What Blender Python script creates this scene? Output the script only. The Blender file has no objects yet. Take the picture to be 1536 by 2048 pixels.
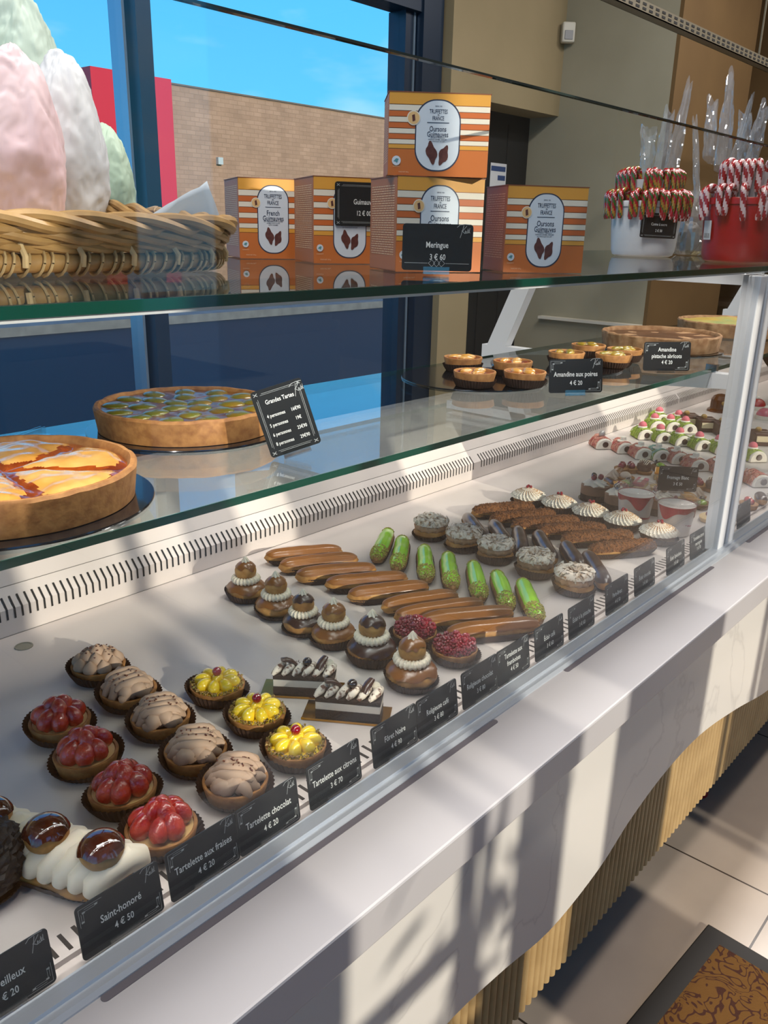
import bpy, math, random
from mathutils import Vector, Matrix, noise
random.seed(7)
S = bpy.context.scene
C = S.collection
PI = math.pi

# ------------------------------------------------------------------ camera, sky, sun, lamps, exposure
CAM_Z = 1.30                       # eye height above the floor
YAW, PITCH, ROLL, FPX = math.radians(41.14), math.radians(18.72), math.radians(-1.335), 1681.0
fw = Vector((math.cos(YAW)*math.cos(PITCH), math.sin(YAW)*math.cos(PITCH), -math.sin(PITCH)))
r0 = Vector((math.sin(YAW), -math.cos(YAW), 0)); d0 = fw.cross(r0)
rt = math.cos(ROLL)*r0 + math.sin(ROLL)*d0
dn = -math.sin(ROLL)*r0 + math.cos(ROLL)*d0
cam = bpy.data.cameras.new('camera'); cam.sensor_fit = 'HORIZONTAL'; cam.sensor_width = 36.0
cam.lens = 36.0*FPX/1536; cam.clip_start = 0.02; cam.clip_end = 200
camo = bpy.data.objects.new('camera', cam); C.objects.link(camo)
camo.matrix_world = Matrix(((rt.x, -dn.x, -fw.x, 0), (rt.y, -dn.y, -fw.y, 0), (rt.z, -dn.z, -fw.z, CAM_Z), (0, 0, 0, 1)))
S.camera = camo
S.view_settings.view_transform = 'Standard'; S.view_settings.look = 'None'
S.view_settings.gamma = 1.0; S.view_settings.use_curve_mapping = False
S.view_settings.exposure = 0.12
S.cycles.transparent_max_bounces = 40; S.cycles.max_bounces = 10; S.cycles.caustics_reflective = False; S.cycles.caustics_refractive = False
S.cycles.sample_clamp_indirect = 6.0

w = bpy.data.worlds.new('sky'); S.world = w; w.use_nodes = True
nt = w.node_tree; nt.nodes.clear()
def wn(t): return nt.nodes.new(t)
o_ = wn('ShaderNodeOutputWorld'); bg = wn('ShaderNodeBackground'); tc = wn('ShaderNodeTexCoord'); sx = wn('ShaderNodeSeparateXYZ')
rp = wn('ShaderNodeValToRGB'); nz = wn('ShaderNodeTexNoise'); mp = wn('ShaderNodeMapping'); cr = wn('ShaderNodeValToRGB'); mx = wn('ShaderNodeMixRGB')
nt.links.new(tc.outputs['Generated'], sx.inputs[0]); nt.links.new(sx.outputs['Z'], rp.inputs[0])
e = rp.color_ramp.elements; e[0].position = 0.0; e[0].color = (.16, .62, 1, 1); e[1].position = .42; e[1].color = (.05, .36, .98, 1)
k = e.new(.10); k.color = (.13, .60, 1, 1)
k = e.new(1.0); k.color = (.04, .2, .62, 1)
mp.inputs['Scale'].default_value = (2.2, 2.2, 7.0)
nt.links.new(tc.outputs['Generated'], mp.inputs[0]); nt.links.new(mp.outputs[0], nz.inputs['Vector'])
nz.inputs['Scale'].default_value = 2.3; nz.inputs['Detail'].default_value = 6
cr.color_ramp.elements[0].position = .52; cr.color_ramp.elements[0].color = (0, 0, 0, 1)
cr.color_ramp.elements[1].position = .85; cr.color_ramp.elements[1].color = (.8, .8, .8, 1)
nt.links.new(nz.outputs['Fac'], cr.inputs[0]); nt.links.new(cr.outputs[0], mx.inputs[0]); nt.links.new(rp.outputs[0], mx.inputs[1])
mx.inputs[2].default_value = (.62, .86, 1, 1)
nt.links.new(mx.outputs[0], bg.inputs[0]); bg.inputs[1].default_value = 1.25; nt.links.new(bg.outputs[0], o_.inputs[0])

SUN_EL = math.radians(18); SUN_AZ = (0.105, 1.0)
sd = Vector((SUN_AZ[0], SUN_AZ[1], 0)).normalized()*math.cos(SUN_EL); sd.z = -math.sin(SUN_EL)
sun = bpy.data.lights.new('sun', 'SUN'); sun.energy = 3.3; sun.angle = math.radians(.53); sun.color = (1, .93, .80)
suno = bpy.data.objects.new('sun', sun); C.objects.link(suno); suno.rotation_euler = sd.to_track_quat('-Z', 'Y').to_euler(); suno.location = (0, -6, 6)

def area(name, loc, size, power, color, sy=None, shape='RECTANGLE', rot=(0, 0, 0)):
    l = bpy.data.lights.new(name, 'AREA'); l.energy = power; l.color = color; l.shape = shape; l.size = size; l.size_y = sy or size
    o = bpy.data.objects.new(name, l); C.objects.link(o); o.location = loc; o.rotation_euler = rot
    return o
for i in range(6):
    area('ceiling_spot', (-.9+1.35*i, .08, 3.17), .14, 10, (1, .91, .83), shape='DISK')
for i in range(3):
    area('ceiling_fill_light', (.2+2.1*i, .75, 3.17), 1.2, 38, (1, .96, .93), .3)  # unseen soft lights added to raise the ambient level

for i in range(2):                 # the case's own light strips under the upper shelf
    area('case_light_strip', (.55+2.3*i, .60, CAM_Z-.0735), 2.2, 3.6, (1, .96, .93), .012, rot=(math.radians(28), 0, 0))
# ------------------------------------------------------------------ helpers
def H(s):
    s = s.lstrip('#'); v = [int(s[i:i+2], 16)/255 for i in (0, 2, 4)]
    return tuple(x/12.92 if x <= .04045 else ((x+.055)/1.055)**2.4 for x in v)+(1,)
def rayd(px, py):
    return rt*((px-768)/FPX)+dn*((py-1024)/FPX)+fw
def at_z(px, py, z):
    r = rayd(px, py); k = (z-CAM_Z)/r.z; return Vector((r.x*k, r.y*k, z))
def at_y(px, py, y):
    r = rayd(px, py); k = y/r.y; return Vector((r.x*k, y, CAM_Z+r.z*k))

_mats = {}
def mat(name, c1, c2=None, scale=60, rough=.5, bump=0, bscale=None, metal=0, coat=0, sss=0, lo=.35, hi=.65, spec=.5, tint=None, detail=4, crough=.03):
    if name in _mats: return _mats[name]
    m = bpy.data.materials.new(name); m.use_nodes = True; n = m.node_tree.nodes; L = m.node_tree.links
    b = n['Principled BSDF']
    if isinstance(c1, str): c1 = H(c1)
    if isinstance(c2, str): c2 = H(c2)
    b.inputs['Base Color'].default_value = c1; b.inputs['Roughness'].default_value = rough; b.inputs['Metallic'].default_value = metal
    b.inputs['Coat Weight'].default_value = coat; b.inputs['Coat Roughness'].default_value = crough; b.inputs['Specular IOR Level'].default_value = spec
    if sss:
        b.inputs['Subsurface Weight'].default_value = sss; b.inputs['Subsurface Radius'].default_value = (.01, .006, .004); b.inputs['Subsurface Scale'].default_value = .5
    t = None
    if c2 or bump:
        t = n.new('ShaderNodeTexCoord')
    if c2:
        z = n.new('ShaderNodeTexNoise'); z.inputs['Scale'].default_value = scale; z.inputs['Detail'].default_value = detail; L.new(t.outputs['Object'], z.inputs['Vector'])
        r = n.new('ShaderNodeValToRGB'); r.color_ramp.elements[0].position = lo; r.color_ramp.elements[0].color = c1; r.color_ramp.elements[1].position = hi; r.color_ramp.elements[1].color = c2
        L.new(z.outputs['Fac'], r.inputs[0]); L.new(r.outputs[0], b.inputs['Base Color'])
    if bump:
        z = n.new('ShaderNodeTexNoise'); z.inputs['Scale'].default_value = bscale or scale*2; z.inputs['Detail'].default_value = 3; L.new(t.outputs['Object'], z.inputs['Vector'])
        u = n.new('ShaderNodeBump'); u.inputs['Strength'].default_value = bump; u.inputs['Distance'].default_value = .003; L.new(z.outputs['Fac'], u.inputs['Height']); L.new(u.outputs[0], b.inputs['Normal'])
    _mats[name] = m
    return m
def glass(name, tint=(1, 1, 1), r0=.04, rough=0.0, haze=0.0, hazec=(.8, .8, .8), gain=1.0):
    """thin clear sheet: see-through, mirror-like at grazing angles (Schlick)"""
    if name in _mats: return _mats[name]
    m = bpy.data.materials.new(name); m.use_nodes = True; n = m.node_tree.nodes; L = m.node_tree.links; n.clear()
    out = n.new('ShaderNodeOutputMaterial'); tr = n.new('ShaderNodeBsdfTransparent'); tr.inputs[0].default_value = (*tint, 1)
    gl = n.new('ShaderNodeBsdfGlossy'); gl.inputs['Roughness'].default_value = rough
    lw = n.new('ShaderNodeLayerWeight'); lw.inputs[0].default_value = .5
    p = n.new('ShaderNodeMath'); p.operation = 'POWER'; p.inputs[1].default_value = 5; L.new(lw.outputs['Facing'], p.inputs[0])
    a = n.new('ShaderNodeMath'); a.operation = 'MULTIPLY_ADD'; a.inputs[1].default_value = (1-r0)*gain; a.inputs[2].default_value = r0; L.new(p.outputs[0], a.inputs[0])
    a.use_clamp = True
    mixs = n.new('ShaderNodeMixShader'); L.new(a.outputs[0], mixs.inputs[0]); L.new(tr.outputs[0], mixs.inputs[1]); L.new(gl.outputs[0], mixs.inputs[2])
    last = mixs
    if haze:
        df = n.new('ShaderNodeBsdfDiffuse'); df.inputs[0].default_value = (*hazec, 1)
        m2 = n.new('ShaderNodeMixShader'); m2.inputs[0].default_value = haze; L.new(last.outputs[0], m2.inputs[1]); L.new(df.outputs[0], m2.inputs[2]); last = m2
    L.new(last.outputs[0], out.inputs[0])
    _mats[name] = m
    return m

class MB:
    """collects shapes into one mesh"""
    def __init__(s): s.v = []; s.f = []; s.mi = []; s.m = 0
    def add(s, vs, fs, xf=None):
        o = len(s.v)
        s.v += [tuple(xf @ Vector(p)) for p in vs] if xf is not None else [tuple(p) for p in vs]
        for f in fs: s.f.append(tuple(i+o for i in f)); s.mi.append(s.m)
        return s
    def box(s, x0, x1, y0, y1, z0, z1, xf=None):
        return s.add([(x0, y0, z0), (x1, y0, z0), (x1, y1, z0), (x0, y1, z0), (x0, y0, z1), (x1, y0, z1), (x1, y1, z1), (x0, y1, z1)],
                     [(0, 3, 2, 1), (4, 5, 6, 7), (0, 1, 5, 4), (1, 2, 6, 5), (2, 3, 7, 6), (3, 0, 4, 7)], xf)
    def cbox(s, c, d, xf=None):
        return s.box(c[0]-d[0]/2, c[0]+d[0]/2, c[1]-d[1]/2, c[1]+d[1]/2, c[2]-d[2]/2, c[2]+d[2]/2, xf)
    def prism(s, poly, z0, z1, xf=None):
        n = len(poly); vs = [(x, y, z0) for x, y in poly]+[(x, y, z1) for x, y in poly]
        fs = [tuple(range(n-1, -1, -1)), tuple(range(n, 2*n))]+[(i, (i+1) % n, n+(i+1) % n, n+i) for i in range(n)]
        return s.add(vs, fs, xf)
    def lathe(s, prof, n=32, xf=None, mod=None, close=True):
        vs = []; fs = []
        for j, (r, z) in enumerate(prof):
            for i in range(n):
                a = 2*PI*i/n
                if mod: rr, zz = mod(r, z, a, j)
                else: rr, zz = r, z
                vs.append((rr*math.cos(a), rr*math.sin(a), zz))
        for j in range(len(prof)-1):
            for i in range(n):
                k = (i+1) % n; fs.append((j*n+i, j*n+k, (j+1)*n+k, (j+1)*n+i))
        if close:
            if prof[0][0] > 1e-6: fs.append(tuple(range(n-1, -1, -1)))
            if prof[-1][0] > 1e-6: fs.append(tuple((len(prof)-1)*n+i for i in range(n)))
        return s.add(vs, fs, xf)
    def tube(s, pts, rad, n=8, xf=None, cap=True, flat=1.0, matf=None, closed=False):
        pts = [Vector(p) for p in pts]; vs = []; fs = []; N = len(pts)
        up = Vector((0, 0, 1)); prev = None
        for i, p in enumerate(pts):
            t = (pts[(i+1) % N]-pts[i-1]) if closed else (pts[min(i+1, N-1)]-pts[max(i-1, 0)])
            t.normalize()
            if prev is None:
                a = up if abs(t.z) < .9 else Vector((1, 0, 0)); u = t.cross(a).normalized()
            else:
                u = (prev-t*prev.dot(t)).normalized()
            prev = u; wv = t.cross(u)
            r = rad[i] if isinstance(rad, (list, tuple)) else rad
            for j in range(n):
                a = 2*PI*j/n; vs.append(p+u*(r*math.cos(a))+wv*(r*flat*math.sin(a)))
        o = len(s.f)
        for i in range(N if closed else N-1):
            for j in range(n):
                k = (j+1) % n; i2 = (i+1) % N; fs.append((i*n+j, i*n+k, i2*n+k, i2*n+j))
        if cap and not closed: fs.append(tuple(range(n-1, -1, -1))); fs.append(tuple((N-1)*n+j for j in range(n)))
        s.add(vs, fs, xf)
        if matf:
            q = o
            for i in range(N-1):
                for j in range(n): s.mi[q] = matf(i, j); q += 1
        return s
    def blob(s, c, r, nu=16, nv=10, amp=0, freq=1, seed=0, xf=None, z0=-1.0, shape=None):
        """ellipsoid cut at z0 (in unit height) with noise"""
        vs = []; fs = []; r = (r, r, r) if not isinstance(r, (tuple, list)) else r
        ph0 = math.asin(max(-1, z0))
        for j in range(nv+1):
            ph = ph0+(PI/2-ph0)*j/nv
            for i in range(nu):
                a = 2*PI*i/nu; q = Vector((math.cos(ph)*math.cos(a), math.cos(ph)*math.sin(a), math.sin(ph)))
                k = 1.0
                if amp: k += amp*noise.noise(q*freq+Vector((seed*7.3, seed*3.1, seed)))
                if shape: q = Vector(shape(q))
                vs.append((c[0]+q.x*r[0]*k, c[1]+q.y*r[1]*k, c[2]+q.z*r[2]*k))
        for j in range(nv):
            for i in range(nu):
                k = (i+1) % nu; fs.append((j*nu+i, j*nu+k, (j+1)*nu+k, (j+1)*nu+i))
        fs.append(tuple(range(nu-1, -1, -1)))
        return s.add(vs, fs, xf)
    def quad(s, a, b, c, d, xf=None): return s.add([a, b, c, d], [(0, 1, 2, 3)], xf)

def obj(name, m, mats, parent=None, smooth=40, loc=None, rotz=0, bevel=0, bseg=2, label=None):
    me = bpy.data.meshes.new(name); me.from_pydata(m.v, [], m.f)
    for q in (mats if isinstance(mats, (list, tuple)) else [mats]): me.materials.append(q)
    if any(m.mi): me.polygons.foreach_set('material_index', m.mi)
    if smooth:
        me.polygons.foreach_set('use_smooth', [True]*len(me.polygons)); me.set_sharp_from_angle(angle=math.radians(smooth))
    me.validate(); me.update()
    o = bpy.data.objects.new(name, me); C.objects.link(o)
    if parent: o.parent = parent
    if loc is not None: o.location = loc
    if rotz: o.rotation_euler = (0, 0, rotz)
    if bevel:
        b = o.modifiers.new('bevel', 'BEVEL'); b.width = bevel; b.segments = bseg; b.limit_method = 'ANGLE'; b.angle_limit = math.radians(40)
    if label: o['label'] = label
    return o
def again(src, parent, loc=None, rot=None, scale=None):
    """another piece of the same kind sharing its mesh"""
    o = src.copy(); C.objects.link(o); o.parent = parent
    if loc is not None: o.location = loc
    if rot is not None: o.rotation_euler = rot
    if scale is not None: o.scale = scale if isinstance(scale, (tuple, list)) else (scale,)*3
    return o
def tag(o, label, cat, group=None, kind=None):
    o['label'] = label; o['category'] = cat
    if group: o['group'] = group
    if kind: o['kind'] = kind
    return o
def thing(name, label, cat, loc=(0, 0, 0), rotz=0, group=None, scale=None):
    o = bpy.data.objects.new(name, None); C.objects.link(o); o.empty_display_size = .02
    loc = Vector(loc)
    for zz in (DECK, MID, UP):
        if abs(loc.z-zz) < 1e-6: loc.z += .0006
    o.location = loc; o.rotation_euler = (0, 0, rotz)
    if scale: o.scale = (scale,)*3
    return tag(o, label, cat, group)
def dup(root, loc, rotz, label, group=None, scale=None):
    r = root.copy(); C.objects.link(r); r.location = loc; r.rotation_euler = (0, 0, rotz); r['label'] = label
    if scale: r.scale = (scale,)*3
    if group: r['group'] = group
    for ch in list(root.children):
        c = ch.copy(); C.objects.link(c); c.parent = r
        for g in ch.children:
            d = g.copy(); C.objects.link(d); d.parent = c
    return r
def struct(name, m, mt, parent=None, **k):
    o = obj(name, m, mt, parent, **k)
    if not parent: o['kind'] = 'structure'
    return o
ORD = 'zeroth first second third fourth fifth sixth seventh eighth ninth tenth eleventh twelfth thirteenth fourteenth fifteenth sixteenth seventeenth eighteenth nineteenth twentieth'.split()
def RZ(a): return Matrix.Rotation(a, 4, 'Z')
def T(x, y, z): return Matrix.Translation((x, y, z))
UPR = Matrix.Rotation(PI/2, 4, 'X')            # lettering drawn in XY is stood up, facing -Y

_txt = {}
def text_into(m, s, h, cx, cz, d, width=None, spacing=1.0, squeeze=.86, align='CENTER', xf=None, shear=0):
    """stands the words up in m, facing -Y at y=-d, centred on cx, cz"""
    key = (s, shear, spacing)
    if key not in _txt:
        cu = bpy.data.curves.new('words', 'FONT'); cu.body = s; cu.size = 1.0; cu.resolution_u = 2; cu.space_character = spacing; cu.shear = shear; cu.offset = .012
        o = bpy.data.objects.new('words', cu); C.objects.link(o)
        me = bpy.data.meshes.new_from_object(o)
        _txt[key] = ([tuple(v.co) for v in me.vertices], [tuple(p.vertices) for p in me.polygons])
        bpy.data.objects.remove(o); bpy.data.meshes.remove(me); bpy.data.curves.remove(cu)
    vs, fs = _txt[key]
    if not vs: return
    x0 = min(v[0] for v in vs); x1 = max(v[0] for v in vs)
    sx = h*squeeze*1.37; sy = h*1.37
    if width and (x1-x0)*sx > width: sx = width/(x1-x0)
    off = -(x0+x1)/2 if align == 'CENTER' else -x0
    m.add([(cx+(v[0]+off)*sx, -d, cz+(v[1]-.365)*sy) for v in vs], fs, xf)

FLOOR = 0.0; DECK = .67; MID = CAM_Z-.256; UP = CAM_Z-.0555; GY = .56
# ------------------------------------------------------------------ the room
def tile_mat():
    m = bpy.data.materials.new('porcelain floor tile'); m.use_nodes = True; n = m.node_tree.nodes; L = m.node_tree.links; b = n['Principled BSDF']
    t = n.new('ShaderNodeTexCoord'); mp = n.new('ShaderNodeMapping'); mp.inputs['Location'].default_value = (-1.60, -.29, 0)
    br = n.new('ShaderNodeTexBrick'); br.offset = 0; br.inputs['Scale'].default_value = 1; br.inputs['Brick Width'].default_value = .6; br.inputs['Row Height'].default_value = .6
    br.inputs['Mortar Size'].default_value = .0022; br.inputs['Mortar Smooth'].default_value = 0
    br.inputs['Color1'].default_value = H('#c3b3a3'); br.inputs['Color2'].default_value = H('#bfb0a1'); br.inputs['Mortar'].default_value = H('#4a4038')
    z = n.new('ShaderNodeTexNoise'); z.inputs['Scale'].default_value = 5; z.inputs['Detail'].default_value = 6
    mx = n.new('ShaderNodeMixRGB'); mx.blend_type = 'MULTIPLY'; mx.inputs[0].default_value = .35
    L.new(t.outputs['Object'], mp.inputs[0]); L.new(mp.outputs[0], br.inputs['Vector']); L.new(t.outputs['Object'], z.inputs['Vector'])
    L.new(br.outputs['Color'], mx.inputs[1]); L.new(z.outputs['Fac'], mx.inputs[2]); L.new(mx.outputs[0], b.inputs['Base Color'])
    b.inputs['Roughness'].default_value = .22
    return m
struct('floor', MB().box(-3, 8, -2.35, 2.95, -.1, 0), tile_mat(), smooth=0)
WALLM = mat('cream wall paint', '#948566', '#8d7f60', scale=3, rough=.8)
WALLP = mat('pale wall paint', '#a09a85', '#99937e', scale=3, rough=.8)
BROWN = mat('tan wall paint', '#6b522f', '#634b2a', scale=3, rough=.8)
NAVY = mat('dark blue aluminium', '#1b2c40', rough=.35, metal=.3)
DARKF = mat('near black frame', '#0d141d', rough=.45)
WHITEP = mat('white painted steel', '#d9dadb', rough=.35)
struct('ceiling', MB().box(-3, 8, -2.35, 2.95, 3.2, 3.27), mat('white ceiling', '#cfcac0', rough=.9), smooth=0)
# window wall behind the counter
zt = at_y(788, 15, 2.72).z
xL, xA, xB = .30, 1.765, 3.16
b = MB().box(-3, xL-.05, 2.66, 2.9, 0, 3.2); b.box(xL-.05, 3.40, 2.66, 2.9, zt+.09, 3.2); struct('wall_back', b, WALLM, smooth=0)
b = MB()
b.box(xL-.05, xL, 2.67, 2.77, 0, zt); b.box(xB, xB+.05, 2.70, 2.80, 0, zt)
b.box(xB+.075, xB+.215, 2.66, 2.80, 0, zt+.09); b.box(xL-.05, xB+.075, 2.67, 2.79, zt, zt+.09); b.box(xL, xB, 2.70, 2.79, 0, .07)
win = struct('window_1', b, NAVY, smooth=0)
def wpart(nm, m, mt, lab=None):
    o = obj(nm, m, mt, win, smooth=0)
    if lab: o['label'] = lab
wpart('mullion', MB().box(xA, xA+.058, 2.655, 2.78, .07, zt), NAVY)
wpart('mullion_trim', MB().box(xA-.022, xA-.012, 2.70, 2.78, .07, zt), mat('pale highlight strip', '#9db4c8', rough=.25, metal=.6), 'thin trim strip with a painted pale highlight')  # trim's pale colour carries the highlight of the thin glass strip
wpart('jamb_highlight', MB().box(xB+.056, xB+.068, 2.70, 2.74, .07, zt), mat('pale highlight strip', '#9db4c8'), 'thin trim strip with a painted pale highlight')  # light line of the glass edge, put in as a pale strip
PANE = glass('window glass', (.93, .96, .97), .02, gain=.5)
wpart('pane', MB().box(xL, xA-.012, 2.735, 2.741, .07, zt), PANE); wpart('pane', MB().box(xA+.058, xB, 2.735, 2.741, .07, zt), PANE)
# wall piece with the door recess, then the side wall, then the tan wall beyond
zl = at_y(1118, 233, 2.62).z; XC = 4.36
b = MB().box(3.395, XC+.1, 2.62, 2.9, zl, 3.2); b.box(3.375, 3.62, 2.62, 2.9, 0, zl)
struct('wall_rear', b, WALLM, smooth=0)
xe = at_y(1510, 100, 1.98).x
struct('wall_right', MB().box(XC, xe, 2.0, 2.95, 0, 3.2), WALLP, smooth=0)
struct('wall_end', MB().box(XC, xe, 1.98, 2.0, 0, 3.2), BROWN, smooth=0)
struct('wall_far', MB().box(6.4, 6.5, -2.3, 2.95, 0, 3.2), BROWN, smooth=0)
struct('wall_recess', MB().box(xe, 6.4, 2.85, 2.95, 0, 3.2), BROWN, smooth=0)
b = MB().box(-3.1, -3, -2.35, 2.95, 0, .08).box(-3.1, -3, -2.35, 2.95, 3.05, 3.2)
for yy in (-2.35, -.75, .95, 2.65): b.box(-3.1, -3, yy, yy+.08, .08, 3.05)
w2 = struct('window_2', b, NAVY, smooth=0)
for ya, yb in ((-2.27, -.75), (-.67, .95), (1.03, 2.65)): obj('pane', MB().box(-3.05, -3.044, ya, yb, .08, 3.05), glass('window glass', (.93, .96, .97), .02, gain=.5), w2, smooth=0)
struct('trim_1', MB().box(XC-.05, XC, 2.0, 2.62, .82, .835), mat('white trim', '#d8d2c4', rough=.4), smooth=0)
# door in the recess
d = struct('door_1', MB().box(3.62, XC, 2.80, 2.86, 0, zl), mat('dark anthracite door', '#0a0d10', rough=.6), smooth=0)
obj('door_groove', MB().box(3.75, 3.755, 2.797, 2.80, .05, zl-.05).box(3.95, 3.955, 2.797, 2.80, .05, zl-.05).box(4.15, 4.155, 2.797, 2.80, .05, zl-.05), mat('black gap', '#060708', rough=.8), d, smooth=0)
pn = at_y(1000, 345, 2.795)
n = thing('door_notice', 'white paper notice with blue header taped on the dark door', 'notice', (pn.x, 2.796, pn.z))
obj('sheet', MB().box(-.09, .06, -.001, .001, -.10, .045), mat('white paper', '#c9ccd0', rough=.8), n, smooth=0)
obj('blue_header', MB().box(-.085, .05, -.002, -.0012, .005, .03).box(-.02, .05, -.002, -.0012, -.04, -.015), mat('blue print', '#27406e', rough=.8), n, smooth=0, label='blue printed bands')
# alarm sensor high in the corner
ps = at_y(1136, 70, 2.60)
n = thing('motion_sensor', 'small white alarm sensor mounted high in the wall corner', 'sensor', (XC-.035, 2.585, ps.z-.045), math.radians(-45))
obj('housing', MB().box(-.034, .034, -.03, .015, 0, .095), mat('white plastic', '#c9c5b8', rough=.5), n, bevel=.008)
obj('lens', MB().box(-.022, .022, -.034, -.029, .012, .055), mat('grey lens', '#8f9092', rough=.3), n, bevel=.003, label='grey lens window')
# perforated cable tray hanging from the ceiling
a0 = at_y(1240, -4, 1.5); a1 = at_y(1536, 126, 1.5)
n = thing('cable_tray', 'perforated grey metal cable tray hanging along the upper wall', 'cable tray', (2.3, 1.5, a0.z-.02))
b = MB().box(0, 3.6, -.02, .02, 0, .003); b.box(0, 3.6, -.02, -.017, 0, .035); b.box(0, 3.6, .017, .02, 0, .035)
obj('tray', b, mat('galvanised steel', '#77705f', rough=.5, metal=.4), n, smooth=0)
b = MB()
for i in range(72):
    for k in (.008, .022): b.box(.04+i*.05, .066+i*.05, -.0212, -.0201, k, k+.007)
obj('perforation', b, mat('black gap', '#060708'), n, smooth=0)['kind'] = 'stuff'
for i in range(3): obj('hanger', MB().box(.6+i*1.2, .606+i*1.2, -.003, .003, .003, 3.2-(a0.z-.02)), mat('galvanised steel', '#77705f'), n, smooth=0)
# dim shelving unit against the far tan wall
n = thing('shelving_unit', 'dim dark brown shelving unit standing at the tan wall beyond', 'shelf', (5.2, 1.0, 0))
DK = mat('dark stained wood', '#2a1d12', '#22170e', scale=20, rough=.6)
obj('back_board', MB().box(1.1, 1.18, 0, 1.8, 0, 1.35), DK, n, smooth=0)
for zz in (.1, .5, .85, 1.1): obj('shelf_board', MB().box(.6, 1.1, 0, 1.8, zz, zz+.03), DK, n, smooth=0)
for yy in (0, .9, 1.77): obj('upright', MB().box(.62, 1.1, yy, yy+.03, 0, 1.35), mat('mid wood', '#57442f', rough=.6), n, smooth=0)
# street side: glazed front behind the customer, where the sunlight comes in
YF = -2.2
FM = mat('grey front framing', '#6a6660', rough=.7)
def frontage():
    b = MB(); zs = 2.1
    low = [(.187, .377), (.412, .507), (.632, .772), (1.142, 1.432), (1.466, 1.482), (2.15, 2.6)]
    upp = [(-1.2, .12), (.60, .675), (2.15, 2.6)]
    for ops, z0, z1 in ((low, .06, zs), (upp, zs, 3.1)):
        x = -3.0
        for a, c in ops:
            b.box(x, a, YF-.05, YF, z0, z1); x = c
        b.box(x, 6.5, YF-.05, YF, z0, z1)
    b.box(-3, 6.5, YF-.05, YF, 0, .06); b.box(-3, 6.5, YF-.05, YF, 3.1, 3.2); b.box(.187, .377, YF-.045, YF-.005, 1.345, 1.375)
    return b
struct('wall_front', frontage(), FM, smooth=0)
# ------------------------------------------------------------------ outside
ZA = -1.1
def brick_mat():
    m = bpy.data.materials.new('tan brick'); m.use_nodes = True; n = m.node_tree.nodes; L = m.node_tree.links; b = n['Principled BSDF']
    t = n.new('ShaderNodeTexCoord'); mp = n.new('ShaderNodeMapping'); mp.inputs['Rotation'].default_value = (PI/2, 0, 0)
    br = n.new('ShaderNodeTexBrick'); br.inputs['Scale'].default_value = 1; br.inputs['Brick Width'].default_value = .42; br.inputs['Row Height'].default_value = .16; br.inputs['Mortar Size'].default_value = .012
    br.inputs['Color1'].default_value = H('#d2a07c'); br.inputs['Color2'].default_value = H('#c39370'); br.inputs['Mortar'].default_value = H('#b88a68')
    z = n.new('ShaderNodeTexNoise'); z.inputs['Scale'].default_value = 1.2; z.inputs['Detail'].default_value = 5
    mx = n.new('ShaderNodeMixRGB'); mx.blend_type = 'MULTIPLY'; mx.inputs[0].default_value = .45
    L.new(t.outputs['Object'], mp.inputs[0]); L.new(mp.outputs[0], br.inputs['Vector']); L.new(t.outputs['Object'], z.inputs['Vector'])
    L.new(br.outputs['Color'], mx.inputs[1]); L.new(z.outputs['Fac'], mx.inputs[2]); L.new(mx.outputs[0], b.inputs['Base Color']); b.inputs['Roughness'].default_value = .9
    return m
YB = 29.0
t0 = at_y(333, 168, YB); t1 = at_y(785, 240, YB); zr = (t0.z+t1.z)/2
bld = thing('retail_building', 'long tan brick retail building with a red corner across the street', 'building', (0, YB, ZA))
obj('brick_wall', MB().box(t0.x, 40, 0, 6, 0, zr-ZA), brick_mat(), bld, smooth=0)
obj('roof_edge', MB().box(t0.x, 40, -.05, .2, zr-ZA, zr-ZA+.06), mat('brown metal coping', '#7a5f48', rough=.6), bld, smooth=0)
xr = at_y(181, 147, YB-.3).x
obj('corner_panel', MB().box(xr, t0.x, -.3, 2.2, 0, zr-ZA+.12), mat('red cladding', '#dc1f2d', rough=.45), bld, smooth=0, label='glossy red cladding at the corner')
l0 = at_y(284, 212, YB-.35); l1 = at_y(301, 318, YB-.35)
poly = [(l0.x, l1.z-ZA)]+[(l1.x-.16, l1.z-ZA)]+[(l1.x-.04*math.cos(a)-.0+.0, 0) for a in []]
xw, zb, ztp = l1.x, l1.z-ZA, l0.z-ZA
poly = [(l0.x-.5, zb-.3), (xw-.12, zb-.3), (xw-.05, zb+.4), (xw, zb+1.0)]+[(xw-.28+.28*math.cos(k*PI/16), ztp-.35+.33*math.sin(k*PI/16)) for k in range(9)]+[(l0.x-.5, ztp)]
o = obj('sign_letter', MB().prism(poly, .30, .36, Matrix.Rotation(PI/2, 4, 'X')), mat('white sign letter', '#f2f2f0', rough=.4), bld, smooth=0, label='white letter on the red panel')
lb = at_y(437, 322, YB)
obj('wall_lamp', MB().box(lb.x-.12, lb.x+.12, -.15, 0, lb.z-ZA-.13, lb.z-ZA+.13), mat('white plastic', '#c9c5b8'), bld, smooth=0, label='small white lamp box')
struct('road', MB().box(-12, 60, 2.97, 18.0, ZA-.2, ZA), mat('dark asphalt', '#12171e', '#0e1319', scale=8, rough=.85), smooth=0)
struct('kerb', MB().box(-12, 60, 18.0, 18.6, ZA-.2, ZA+.2), mat('concrete kerb', '#77746d', '#66635d', scale=3, rough=.9), smooth=0)
struct('lawn', MB().box(-12, 60, 18.6, 40, ZA-.2, ZA+.18), mat('mown grass', '#4a6b3a', '#3b5a2f', scale=6, rough=.95), smooth=0)
struct('pavement_side', MB().box(-12, -3.1, -2.26, 2.97, ZA-.2, -.05), mat('grey paving', '#8d8a86', '#807d79', scale=3, rough=.9), smooth=0)
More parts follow.
